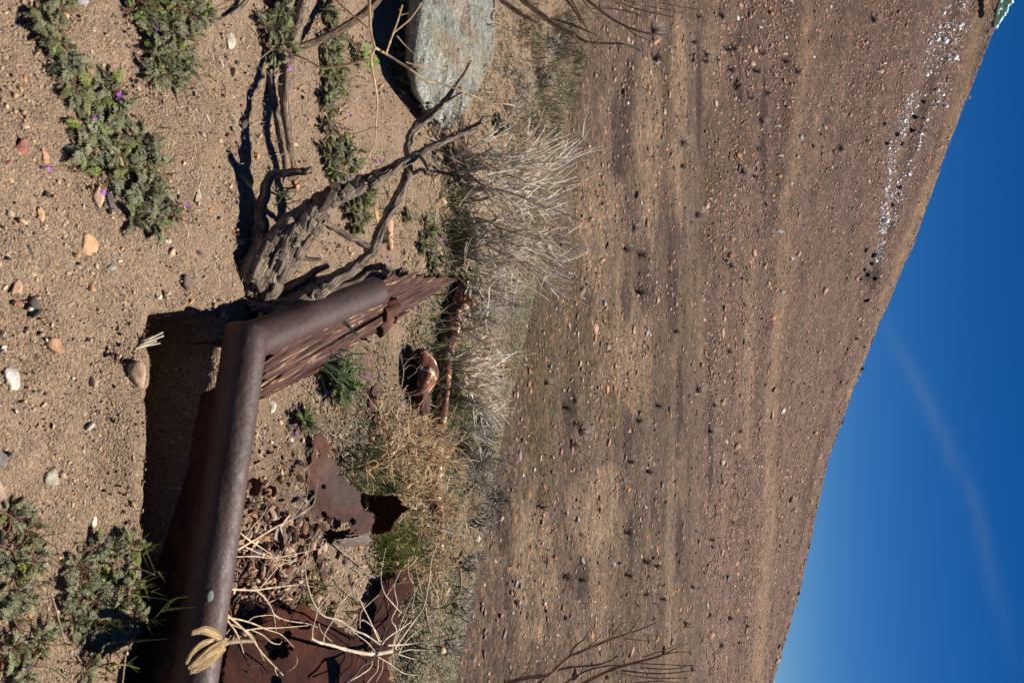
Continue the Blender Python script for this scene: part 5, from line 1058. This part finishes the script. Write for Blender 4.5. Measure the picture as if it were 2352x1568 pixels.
weed('tan_weed', [
 (q4([(990, -700), (1000, -300), (1005, 0), (1015, 210), (1043, 330)]), 1.50, 1.55, .0036, .003), (q4([(1043, 330), (1018, 410), (1040, 560), (1060, 700), (1050, 880), (1045, 980), (980, 1130)]), 1.55, 1.68, .0028, .0016),
 (q4([(700, -90), (775, 0), (860, 80), (1015, 208)]), 1.53, 1.52, .0020, .0024), (q4([(1018, 410), (930, 430), (800, 460), (700, 470), (655, 465), (590, 425), (500, 385), (415, 350), (330, 340), (285, 315)]), 1.55, 1.50, .0028, .0016),
 (q4([(330, 340), (285, 375), (240, 415)]), 1.50, 1.5, .0015, .001), (q4([(588, 425), (582, 370)]), 1.52, 1.52, .0012, .0008), (q4([(655, 465), (632, 490)]), 1.52, 1.52, .0012, .0008), (q4([(415, 352), (412, 315)]), 1.51, 1.51, .0012, .0008),
 (q4([(1043, 330), (1130, 380), (1300, 490), (1400, 560), (1500, 580), (1640, 630), (1740, 670), (1830, 712), (1960, 722), (2020, 735)]), 1.55, 1.85, .0027, .002), (q4([(1400, 562), (1435, 620), (1452, 665)]), 1.62, 1.64, .0012, .0008),
 (q4([(1045, 880), (900, 930), (740, 940), (690, 990)]), 1.66, 1.66, .0014, .0009), (q4([(1120, 378), (1150, 290), (1178, 215), (1205, 140), (1235, 35)]), 1.57, 1.62, .002, .0014), (q4([(1180, 222), (1290, 130), (1370, 20)]), 1.59, 1.6, .0017, .0011), (q4([(1228, 102), (1278, 90)]), 1.6, 1.6, .0013, .001), (q4([(1232, 68), (1210, 66)]), 1.6, 1.6, .0012, .001),
 (q4([(1262, 432), (1400, 468), (1535, 475), (1545, 445), (1742, 432), (1850, 428)]), 1.62, 1.8, .0012, .0007), (q4([(1545, 445), (1530, 300), (1545, 200)]), 1.7, 1.72, .0009, .0006), (q4([(1540, 475), (1520, 560)]), 1.7, 1.7, .0009, .0006), (q4([(1200, 250), (1250, 310), (1330, 385)]), 1.6, 1.65, .001, .0007), (q4([(1600, 940), (1620, 700), (1600, 560)]), 1.7, 1.75, .0009, .0006),
 (q4([(1850, 712), (1920, 600), (2010, 440)]), 1.8, 1.85, .0012, .0008), (q4([(1480, 960), (1510, 880), (1560, 800)]), 1.75, 1.78, .0009, .0006)],
 G(*D(860, -60)), 'branching tan dead weed reaching across in front of the boulder and sand', tint=S1)
# shrub of dark stems entering behind the boulder
t1 = lambda L: Zc(L, 1800, 0, 1.742)
weed('bare_bush', [
 (t1([(300, -90), (370, 0), (470, 80), (610, 175)]), 3.4, 3.5, .011, .006), (t1([(430, -100), (510, 0), (660, 120), (760, 190), (860, 240), (950, 290), (1070, 300), (1240, 310)]), 3.5, 3.7, .011, .002), (t1([(700, 125), (850, 170), (1030, 250)]), 3.55, 3.65, .005, .002),
 (t1([(800, -100), (860, 20), (940, 170), (1000, 310), (1060, 360), (1110, 450)]), 3.6, 3.8, .006, .0018), (t1([(880, -80), (960, 0), (1100, 110), (1220, 180), (1370, 230), (1500, 240)]), 3.7, 3.9, .006, .0018), (t1([(1060, -40), (1150, 0), (1300, 60), (1560, 120)]), 3.8, 4.0, .004, .0014), (t1([(1300, -50), (1400, 0), (1560, 40), (1740, 65)]), 3.8, 4.0, .004, .0014),
 (t1([(860, 240), (930, 340), (1005, 390)]), 3.6, 3.7, .003, .0015), (t1([(1000, 310), (1180, 300), (1330, 350)]), 3.7, 3.8, .003, .0012), (t1([(1070, 300), (1110, 400)]), 3.75, 3.8, .0022, .001), (t1([(1180, 300), (1235, 385)]), 3.75, 3.8, .002, .001), (t1([(1220, 180), (1290, 240), (1380, 280)]), 3.8, 3.85, .0025, .001), (t1([(990, 60), (1150, 60), (1330, 110), (1360, 180)]), 3.8, 3.9, .0025, .001), (t1([(760, -60), (830, 20), (900, 130), (920, 200)]), 3.6, 3.7, .004, .0015),
 (t1([(1180, -30), (1290, 30), (1420, 50), (1640, 95)]), 3.85, 4.0, .0025, .001), (t1([(1100, -30), (1250, 80), (1370, 100)]), 3.85, 3.95, .0025, .001), (t1([(1550, 0), (1600, 50), (1635, 115)]), 3.95, 4.0, .0016, .0008), (t1([(1480, 20), (1540, 90)]), 3.95, 4.0, .0016, .0008), (t1([(1220, -40), (1380, -10), (1540, 10)]), 3.9, 4.0, .0025, .001), (t1([(860, -90), (940, 20), (1015, 110)]), 3.75, 3.8, .003, .0012)],
 G(*D(1180, -90)), 'bare brown bush whose long bent stems reach in above the boulder', 'twig', 'bush', tint=(.46, .33, .23))
weed('dead_weed', [(t1([(310, 185), (400, 210), (550, 240), (710, 285)]), 3.3, 3.5, .003, .0012), (t1([(400, 210), (430, 290), (450, 330)]), 3.35, 3.4, .0015, .0008), (t1([(370, 190), (340, 170), (300, 160)]), 3.3, 3.3, .002, .001)], G(*D(1140, 115)), 'short pale stem lying behind the top edge of the boulder', 'twig', tint=(.5, .42, .33))
LB = t1([(95, 750), (200, 770), (330, 780)])
weed('sprawling_weed', [(t1([(-120, 880), (20, 960), (150, 1060), (330, 1180), (520, 1260)]), 2.9, 3.2, .004, .002), (t1([(-200, 940), (-60, 990), (60, 1040), (250, 1150), (380, 1210)]), 2.9, 3.2, .003, .0015), (t1([(170, 640), (330, 700), (420, 830), (560, 900), (760, 960)]), 3.0, 3.4, .0035, .0015), (t1([(350, 730), (430, 880), (500, 980)]), 3.1, 3.3, .003, .0015), (t1([(220, 580), (235, 620), (340, 630), (380, 595), (405, 590)]), 3.0, 3.1, .002, .0012),
  (t1([(-60, 1060), (100, 1140), (300, 1150), (420, 1100), (500, 1010), (600, 945)]), 3.0, 3.4, .005, .003), (t1([(230, 920), (280, 1020), (330, 1100)]), 3.1, 3.2, .002, .001), (t1([(60, 1430), (120, 1350), (180, 1290)]), 3.0, 3.1, .004, .002), (t1([(200, 780), (400, 850), (560, 960), (640, 1100)]), 3.1, 3.4, .003, .0015), (t1([(0, 1040), (40, 1150), (110, 1330)]), 3.0, 3.1, .003, .0015)],
  G(*D(1030, 470)), 'long bent tan stems sprawling between boulder tip and white shrubs', 'twig', 'stems', tint=(.46, .36, .26))
t5 = lambda L: Zc(L, 900, 900, 1.742)
weed('sprawling_weed', [(t5([(1470, 95), (1530, 170), (1560, 290), (1620, 360), (1700, 430)]), 3.0, 3.1, .0035, .0018), (t5([(1470, 95), (1560, 165), (1742, 210)]), 3.0, 3.1, .003, .0015), (t5([(1450, 10), (1560, 25), (1742, 15)]), 3.0, 3.1, .0022, .001), (t5([(1560, 165), (1590, 230), (1560, 290)]), 3.02, 3.05, .0016, .001), (t5([(1530, 700), (1470, 600), (1500, 520), (1620, 430)]), 3.0, 3.1, .0018, .0009), (t5([(1400, 480), (1440, 560), (1540, 610), (1700, 600)]), 3.0, 3.1, .0016, .0008), (t5([(1330, 580), (1400, 700), (1440, 780)]), 2.8, 2.9, .0014, .0008)],
  G(*D(1010, 590)), 'forked tan stems leaning over the end of the splintered board', 'twig', 'stems', tint=(.62, .5, .36))
z2 = lambda L: Zc(L, 1480, 1300, 1568/420)
weed('thin_weed', [(z2([(90, 1500), (330, 1220), (450, 980), (490, 800), (500, 650), (470, 500), (420, 330), (410, 210), (435, 90)]), 2.6, 2.62, .0016, .001), (z2([(500, 670), (580, 600), (650, 600), (700, 640), (765, 590)]), 2.62, 2.64, .0013, .0008), (z2([(700, 640), (680, 700), (560, 790)]), 2.63, 2.64, .0008, .0005), (z2([(425, 320), (500, 240), (600, 188), (660, 200)]), 2.62, 2.63, .0011, .0006), (z2([(470, 500), (560, 500), (640, 490), (745, 465)]), 2.62, 2.64, .001, .0006), (z2([(505, 610), (570, 520), (700, 420)]), 2.62, 2.64, .001, .0006)],
  G(*D(880, 1010)), 'fine S-curved pale weed rising in front of the crushed drum', 'straw', tint=(.75, .62, .42))
# big pale weed over the iron panel (bottom edge of the photograph)
WT = (.70, .58, .42)
weed('pale_weed', [
 (zb([(1870, 1180), (1700, 1210), (1560, 1200), (1380, 1160), (1250, 1120), (1120, 1090), (1030, 1045)]), 2.50, 2.20, .0065, .003), (zb([(1045, 1060), (1045, 950), (1080, 830), (1110, 730), (1240, 560)]), 2.2, 2.25, .0022, .001), (zb([(1160, 1100), (1170, 1000), (1260, 850), (1320, 700), (1450, 560), (1600, 390), (1610, 280)]), 2.22, 2.4, .0022, .001),
 (zb([(1110, 890), (1140, 980), (1250, 1080)]), 2.22, 2.25, .0014, .001), (zb([(1870, 1180), (1940, 960), (2010, 780), (2110, 560), (2230, 350)]), 2.5, 2.55, .003, .0014), (zb([(1900, 1150), (2100, 870), (2210, 700), (2260, 450), (2290, 200), (2340, 60), (2270, -120)]), 2.5, 2.6, .0038, .0022),
 (zb([(2340, 60), (2420, 10), (2560, -60)]), 2.6, 2.6, .002, .001), (zb([(1880, 1120), (1920, 950), (1870, 850), (1930, 700), (1900, 500), (1970, 330)]), 2.48, 2.5, .0026, .0013), (zb([(1970, 780), (1880, 680), (1790, 560), (1760, 380), (1810, 100)]), 2.48, 2.5, .0024, .0012), (zb([(1820, 600), (1900, 480)]), 2.48, 2.5, .0012, .0008),
 (zb([(2060, 870), (2110, 540), (2050, 380), (2045, 210)]), 2.52, 2.55, .0022, .0012), (zb([(2190, 590), (2130, 340), (2120, 170)]), 2.55, 2.57, .002, .0012), (zb([(1750, 1110), (1600, 1010), (1480, 960), (1330, 860), (1160, 810), (1060, 680), (1000, 520), (970, 350), (985, 200), (1020, 40)]), 2.45, 2.4, .0032, .0015), (zb([(1740, 1080), (1640, 850), (1560, 690), (1490, 520)]), 2.46, 2.48, .0024, .0012),
 (zb([(1540, 940), (1550, 780), (1640, 680), (1740, 590)]), 2.45, 2.5, .0014, .0008), (zb([(1770, 1110), (1830, 1040), (1980, 940), (2110, 860), (2230, 900), (2350, 960)]), 2.48, 2.55, .0026, .0013), (zb([(1830, 1120), (2010, 1110), (2200, 1080), (2350, 1040), (2500, 1000)]), 2.5, 2.55, .0034, .0015), (zb([(1940, 1200), (2060, 1165), (2200, 1170), (2352, 1150)]), 2.5, 2.6, .002, .001),
 (zb([(1940, 1210), (2100, 1260), (2260, 1265), (2400, 1220)]), 2.5, 2.6, .0018, .001), (zb([(1730, 1260), (1720, 1380), (1640, 1480), (1590, 1540)]), 2.45, 2.4, .0022, .0012), (zb([(1780, 1280), (1770, 1380), (1710, 1500)]), 2.46, 2.4, .0022, .0012), (zb([(1730, 1240), (1850, 1310), (1980, 1400), (2100, 1430), (2300, 1430)]), 2.5, 2.6, .002, .001),
 (zb([(1660, 1180), (1660, 1330), (1560, 1420), (1400, 1510)]), 2.43, 2.35, .003, .002), (zb([(1940, 1210), (2020, 1080), (2160, 960), (2352, 860), (2450, 800)]), 2.5, 2.6, .0018, .001), (zb([(1870, 1170), (2000, 900), (2110, 740), (2352, 600)]), 2.5, 2.6, .0016, .001), (zb([(1770, 1100), (1700, 960), (1620, 880), (1560, 850)]), 2.46, 2.45, .0018, .001), (zb([(1720, 1210), (1620, 1090), (1500, 1000), (1400, 900)]), 2.46, 2.42, .0018, .001)],
 G(*D(960, 1480)), 'large bone-pale dead weed with a thick arched stem sprawling over the iron panel', 'straw', tint=WT, lift=.27)
weed('dark_twig', [(zb([(1390, 1518), (1480, 1440), (1560, 1340), (1650, 1290), (1720, 1210), (1760, 1120), (1820, 930)]), 2.36, 2.44, .0045, .002), (zb([(1560, 1340), (1570, 1300)]), 2.4, 2.4, .002, .001)], G(*D(870, 1560)), 'dark crooked twig crossing the thick stem of the pale weed', 'twig', 'twig', tint=(.14, .10, .085), lift=.29)
z6b = z6
weed('bent_branch', [(z6b([(1520, 690), (1560, 750), (1585, 830), (1585, 940), (1540, 1000), (1490, 1050), (1400, 1065)]), 3.0, 3.0, .006, .003), (z6b([(1520, 690), (1470, 740), (1400, 770)]), 3.0, 3.0, .004, .003), (z6b([(1500, 680), (1560, 710), (1620, 740)]), 3.0, 3.1, .002, .001)], G(*D(1060, 1330)), 'crooked brown branch curling back on itself at the edge of the bench', 'twig', 'branch', tint=(.42, .31, .22))
weed('bleached_stick', [(z6b([(1330, 480), (1440, 530), (1560, 560), (1670, 585)]), 2.9, 3.1, .006, .002), (z6b([(1400, 490), (1430, 515)]), 2.95, 2.97, .003, .002)], G(*D(1000, 1220)), 'bright bleached white stick beyond the bright green grass', 'twig', 'stick', tint=(.75, .70, .64))
weed('bleached_stick', [(zb([(1250, 50), (1330, 120), (1450, 220), (1550, 300)]), 2.5, 2.6, .003, .002), (zb([(1455, 315), (1545, 370)]), 2.55, 2.6, .0022, .002), (zb([(1610, 380), (1700, 415), (1725, 435)]), 2.6, 2.65, .003, .002)], G(*D(770, 1260)), 'thin grey stick lying on bare soil below the wooden block', 'twig', 'stick', tint=(.5, .44, .38))
weed('wood_stake', [(z6b([(1345, 1040), (1360, 1130), (1385, 1225)]), 2.95, 3.0, .006, .006), (z6b([(1330, 800), (1350, 950), (1350, 1040)]), 2.95, 3.0, .004, .005)], G(*D(990, 1400)), 'tan broken stake lying in ground cover beyond the iron panel', 'twig', 'stick', tint=(.5, .38, .26))
# weeds in front: tan stems rising from behind the front pipe
weed('tan_weed', [
 (zb([(120, 535), (180, 533), (300, 538), (450, 542), (600, 520), (850, 490), (1090, 458)]), 1.62, 1.85, .0032, .0016), (zb([(455, 545), (540, 620), (610, 720), (650, 800), (780, 860), (980, 890), (1100, 930)]), 1.7, 1.9, .0022, .001), (zb([(640, 790), (650, 860), (665, 960)]), 1.76, 1.78, .0012, .0007), (zb([(490, 525), (590, 410), (700, 290), (800, 250), (900, 225)]), 1.7, 1.8, .0018, .0009), (zb([(700, 290), (705, 200), (760, 90), (800, 40)]), 1.75, 1.78, .0011, .0007), (zb([(950, 485), (1080, 520), (1240, 570)]), 1.8, 1.85, .001, .0006)],
 G(*D(525, 1330)), 'tan dead weed reaching straight out from behind the front pipe', 'straw', tint=(.8, .64, .42), lift=.16)
weed('tan_weed', [
 (zb([(60, 1010), (140, 850), (150, 800)]), 1.6, 1.62, .003, .003), (zb([(150, 800), (240, 880), (340, 970), (420, 1060), (500, 1180), (600, 1290), (670, 1360), (735, 1430)]), 1.62, 1.75, .003, .0014), (zb([(700, 1390), (790, 1385), (850, 1350), (885, 1290), (870, 1220)]), 1.72, 1.74, .0014, .0008), (zb([(650, 1345), (660, 1400), (680, 1435)]), 1.72, 1.73, .0014, .001), (zb([(150, 830), (280, 850), (420, 890), (560, 950), (720, 1010), (850, 1140)]), 1.62, 1.8, .0022, .0008), (zb([(340, 965), (500, 940), (700, 935), (1000, 912)]), 1.66, 1.8, .0022, .0012), (zb([(390, 950), (520, 1010), (620, 1090), (700, 1105), (725, 1075)]), 1.68, 1.75, .0018, .0008),
 (zb([(150, 855), (230, 960), (280, 1060), (325, 1200)]), 1.62, 1.68, .0022, .0012), (zb([(140, 1000), (180, 950)]), 1.62, 1.63, .0015, .001), (zb([(380, 860), (450, 820), (620, 805), (700, 850)]), 1.66, 1.7, .001, .0006), (zb([(200, 900), (400, 1000), (480, 1150), (540, 1280)]), 1.64, 1.7, .001, .0006)],
 G(*D(505, 1440)), 'many-forked tan dead weed fanning over the barrel flank beside the torn wood', 'straw', tint=(.78, .6, .38), lift=.2)
weed('thick_stem', [(zb([(80, 1110), (130, 1100), (200, 1085), (300, 1078), (410, 1075)]), 1.62, 1.72, .006, .0045)], G(*D(520, 1450)), 'short thick tan stem poking out behind the torn wood', 'twig', 'stem', tint=(.6, .46, .32), lift=.2)
weed('tan_weed', [(z6b([(75, 672), (200, 600), (330, 520), (450, 460), (570, 385)]), 1.62, 1.85, .003, .0018), (z6b([(450, 462), (530, 420), (545, 410)]), 1.75, 1.8, .0018, .001), (z6b([(80, 535), (160, 600), (300, 690), (330, 722), (480, 745)]), 1.66, 1.8, .0018, .001), (z6b([(60, 715), (200, 712), (330, 722), (500, 690), (660, 655)]), 1.66, 1.9, .0016, .0008), (z6b([(120, 610), (180, 520), (240, 450), (290, 375)]), 1.68, 1.76, .0018, .0009), (z6b([(140, 650), (230, 690), (330, 722)]), 1.68, 1.76, .0016, .001), (z6b([(450, 455), (540, 330), (560, 240)]), 1.75, 1.82, .001, .0006), (z6b([(540, 410), (600, 350), (628, 190)]), 1.8, 1.86, .0008, .0005)],
 G(*D(530, 1300)), 'tan dead weed slanting up from the middle of the front pipe towards the triangular sheet', 'straw', tint=(.8, .64, .42), lift=.14)
for i, (dx, dy, H, lab) in enumerate([(880, 1020, .26, 'lanky golden stalks leaning over the top corner of the triangular sheet'), (905, 1150, .24, 'lanky golden stalks crossing the dark fold of the triangular sheet'), (935, 1080, .28, 'tall thin golden stalks in the middle of the green grass'), (960, 980, .26, 'tall thin golden stalks beside the crushed drum'), (830, 1060, .2, 'short golden stalks on the near side of the green grass'), (975, 1280, .22, 'golden stalks beyond the bright green grass'), (900, 1330, .18, 'golden stalks between wooden block and iron sheet')]):
    shrub(dx, dy, H, lab, 5, 3, 2, (-.15, -.25, .8), .9, .0017, GOLD, 1.4, 'weed', 'dead_weed', None, .02, .28)
r = np.random.default_rng(88); x = r.uniform(.28, .85, 900); y = 1.66+r.beta(1.2, 2.2, 900)*.55; k = r.random(900) < .25+.75*sst(.3, .6, x); x, y = x[k], y[k]
scatter('rust_scales', np.stack([x, y, height(x, y)+.004], -1), np.exp(r.normal(math.log(.012), .4, len(x))), pick(r, len(x), np.array([[.10, .05, .038], [.17, .08, .05], [.07, .055, .055], [.28, .15, .09], [.40, .28, .2]])), M['pebble'], TMPL2, 34, .16, label='flat laminated scales of rust piled behind the front pipe', cat='rust scales', tilt=.6)
# bush at the lower right
z3 = lambda L: Zc(L, 1800, 1800, 1.684)
weed('bare_bush', [
 (z3([(300, 1650), (390, 1568), (520, 1530), (660, 1510), (730, 1450), (800, 1390), (890, 1350), (1080, 1270), (1200, 1230), (1250, 1170), (1290, 1110)]), 2.9, 3.2, .007, .0018), (z3([(1200, 1230), (1290, 1200), (1400, 1150)]), 3.15, 3.2, .0026, .001), (z3([(800, 1390), (840, 1320), (900, 1270), (940, 1210), (980, 1130)]), 3.05, 3.1, .003, .001), (z3([(500, 1650), (600, 1568), (680, 1500), (800, 1460), (1000, 1440), (1120, 1390), (1170, 1340)]), 2.95, 3.2, .006, .001),
 (z3([(800, 1660), (900, 1568), (1100, 1470), (1280, 1420), (1420, 1380), (1520, 1330), (1600, 1300)]), 3.0, 3.25, .006, .0014), (z3([(1420, 1380), (1530, 1355), (1620, 1355)]), 3.2, 3.25, .002, .001), (z3([(1250, 1430), (1450, 1440), (1680, 1450)]), 3.2, 3.3, .002, .0009), (z3([(1150, 1480), (1400, 1500), (1660, 1480)]), 3.1, 3.25, .0026, .001), (z3([(1150, 1500), (1350, 1530), (1600, 1530)]), 3.1, 3.25, .0026, .001), (z3([(1200, 1570), (1400, 1550), (1560, 1568)]), 3.1, 3.2, .002, .001),
 (z3([(390, 1568), (420, 1480), (430, 1405)]), 2.95, 3.0, .003, .001), (z3([(410, 1500), (395, 1440)]), 2.95, 3.0, .002, .001), (z3([(560, 1530), (620, 1490), (655, 1450)]), 3.0, 3.0, .002, .001), (z3([(1080, 1270), (1140, 1180), (1200, 1150)]), 3.1, 3.15, .002, .001), (z3([(1170, 1265), (1320, 1280)]), 3.15, 3.2, .002, .001), (z3([(900, 1340), (960, 1300), (1020, 1235)]), 3.1, 3.1, .002, .001), (z3([(720, 1600), (900, 1490), (1050, 1450), (1240, 1440)]), 3.0, 3.1, .003, .001), (z3([(1300, 1390), (1450, 1340), (1570, 1290)]), 3.2, 3.25, .002, .001), (z3([(1280, 1460), (1480, 1470), (1640, 1440)]), 3.2, 3.25, .002, .001), (z3([(450, 1550), (520, 1480), (550, 1430)]), 3.0, 3.0, .002, .001)],
 G(*D(1060, 1640)), 'bare brown bush reaching in from the bottom edge of the photograph', 'twig', 'bush', tint=(.44, .31, .21))
# low creeping stalks over the hollow
weed('seed_stalk', [(Zc([(860, 965), (1000, 985), (1110, 1000), (1170, 1020)], 0, 1800, 1.684), 1.33, 1.35, .0014, .0008), (Zc([(1150, 1010), (1200, 990), (1260, 985)], 0, 1800, 1.684), 1.35, 1.35, .0022, .0006), (Zc([(1095, 1075), (1210, 1060), (1305, 1055)], 0, 1800, 1.684), 1.35, 1.35, .0028, .0005), (Zc([(1150, 1010), (1130, 1050), (1110, 1070)], 0, 1800, 1.684), 1.35, 1.35, .0009, .0009), (Zc([(920, 1285), (990, 1275), (1120, 1268)], 0, 1800, 1.684), 1.33, 1.34, .0026, .0006), (Zc([(720, 1465), (830, 1440), (940, 1468)], 0, 1800, 1.684), 1.31, 1.33, .0024, .001)],
 G(*D(300, 1365)), 'reddish stalk with green beaked seed pods hanging over the dark hollow', 'leaf', 'seed stalk', tint=(.30, .33, .10))
for i, (pts, lab) in enumerate(((Zc([(340, 960), (370, 1050), (420, 1230), (460, 1370)], 0, 1800, 1.684), 'thin tan straw lying down the sand below the dark slate stone'), (Zc([(860, 800), (940, 800), (1045, 835)], 0, 1800, 1.684), 'thin straw reaching over the edge of the hollow'), (Zc([(850, 1340), (840, 1430), (825, 1568)], 0, 1800, 1.684), 'knobbly tan stem standing at the lip of the hollow'), (Zc([(130, 935), (200, 880), (240, 800)], 0, 1800, 1.684), 'short brown stem leaning on the dark slate stone'))):
    g_ = G(*pts[0]); weed('straw', [(pts, g_[1]-.02, g_[1]-.02, .002, .0013)], g_, lab, 'straw', 'straw', tint=(.5, .38, .24))

# ------------------------------------------------------------------ little shrubs on the wash floor and the hillside
def proto_burnt(seed):
    r = np.random.default_rng(seed); mb = MB()
    for k in range(16):
        a = r.uniform(0, 6.283); d = np.array([math.cos(a)*r.uniform(.2, 1.1), math.sin(a)*r.uniform(.2, 1.1), 1]); P = stem(mb, r.normal(size=3)*[.06, .06, 0], d, r.uniform(.5, 1), .035, r, 5, .25, (0, 0, .02), (.05, .04, .035), 4)
        for j in range(3): q = P[r.integers(2, 5)]; stem(mb, q, (P[-1]-P[1])+r.normal(size=3)*.4, .4, .018, r, 3, .25, (0, 0, 0), (.06, .045, .04), 3)
    return mb
def proto_pale(seed):
    r = np.random.default_rng(seed); mb = MB()
    for k in range(130):
        a = r.uniform(0, 6.283); s_ = r.uniform(0, 1.2); d = np.array([math.cos(a)*s_, math.sin(a)*s_, .8]); stem(mb, r.normal(size=3)*[.08, .08, .0], d, r.uniform(.5, 1.1), .016, r, 4, .12, (0, 0, .05), np.array([.88, .79, .70])*r.uniform(.6, 1.15), 3)
    return mb
def place_protos(protos, L, name, label, cat, group):
    made = {}
    for i, (dx, dy, h) in enumerate(L):
        k = i % len(protos); c = G(*D(dx, dy)); fw = proj(c)[2]; s_ = h*K*fw/F*.8
        if k not in made:
            o = protos[k].build(name, M['haze_twig'] if 'pale' in name else M['burnt']); made[k] = o
        else: o = made[k].copy(); COL.objects.link(o)
        o.location = c; o.scale = (s_*.9, s_*.9, s_*1.05); o.rotation_euler = (0, 0, i*1.7); tag(o, label, cat, group)
BUR = [(1296, 935, 26), (1318, 972, 26), (1312, 1020, 24), (1462, 670, 34), (1432, 570, 26), (1466, 586, 30), (1500, 133, 34), (1238, 1161, 28), (1296, 1322, 28), (1332, 1330, 24), (1438, 1222, 24), (1438, 1318, 26), (1480, 1288, 26), (1505, 1298, 22), (1484, 1082, 24), (1508, 930, 22), (1463, 965, 22), (1548, 760, 22), (1444, 1060, 22), (1330, 1145+80, 14),
       (1590, 96, 20), (1618, 140, 20), (1668, 115, 22), (1676, 160, 22), (1690, 198, 22), (1748, 122, 20), (1735, 165, 20), (1803, 142, 18), (1830, 165, 18), (1600, 38, 18), (1564, 382, 18), (1760, 214, 18), (1738, 343, 16), (1730, 405, 16), (1722, 225, 14), (1480, 1365, 20), (1520, 1375, 20), (1130, 935+210, 20), (1595, 1347, 20), (1632, 1240, 18), (1686, 1205, 16), (1682, 610, 14), (1664, 597, 14), (1700, 640, 12)]
place_protos([proto_burnt(s) for s in (1, 2, 3, 4)], BUR, 'burnt_shrub', 'small black burnt shrub with bare stems on stony ground', 'burnt shrub', 'burnt shrubs across the wash and hillside')
PALE = [(1565, 330, 44), (1598, 494, 40), (1500, 72, 44), (1622, 128, 26), (1690, 115, 20), (1660, 40, 22), (1750, 280, 24), (1708, 396, 28), (2008, 49, 26), (1932, 343, 24), (1868, 336, 18), (1602, 896, 34), (1680, 612, 22), (1630, 991, 30), (1675, 808, 22), (1967, 777, 16), (1681, 1200, 20), (1597, 1218, 16), (1636, 1255, 18), (1588, 1347, 26), (1573, 1432, 34), (1676, 1419, 24), (1656, 1480, 28), (1716, 1436, 18), (1586, 1535, 30), (1318, 918, 36), (1335, 990, 44), (1455, 525, 40), (1255, 880, 26), (1500, 1420, 22), (1640, 930, 22), (1845, 880, 14), (1700, 990, 18), (1760, 470, 16), (1890, 900, 12), (1710, 700, 16),
        (1984, 797, 14), (2016, 711, 11), (2044, 653, 9), (2268, 74, 12), (2223, 223, 9)]
place_protos([proto_pale(s) for s in (11, 12, 13)], PALE, 'pale_shrub', 'rounded pale grey dry shrub dotted on the stony slope', 'dry shrub', 'pale shrubs across the wash and hillside')

# ------------------------------------------------------------------ look-alikes: say which one, counted from the photograph's top edge
ORD = 'first second third fourth fifth sixth seventh eighth ninth tenth eleventh twelfth thirteenth fourteenth fifteenth sixteenth seventeenth eighteenth nineteenth twentieth twenty-first twenty-second twenty-third twenty-fourth twenty-fifth'.split()
by = {}
for o in bpy.data.objects:
    if o.parent is None and 'label' in o and 'kind' not in o: by.setdefault(o['label'], []).append(o)
TEN = ['', '', 'twenty', 'thirty', 'forty']
for k in range(26, 50): ORD.append(TEN[k//10]+'-'+ORD[k%10-1] if k % 10 else {30: 'thirtieth', 40: 'fortieth'}[k])
for lab, L in by.items():
    if 1 < len(L) <= 49:
        L.sort(key=lambda o: float(proj(np.array(o.location))[1]) if o.location.length > 0 else float(proj(np.array([v.co[:] for v in list(o.data.vertices)[:40]])).__getitem__(1).mean()) if False else float(proj(np.array(o.location if o.location.length > 0 else o.data.vertices[0].co))[1]))
        for i, o in enumerate(L): o['label'] = lab+', '+ORD[i]+' from the top edge'
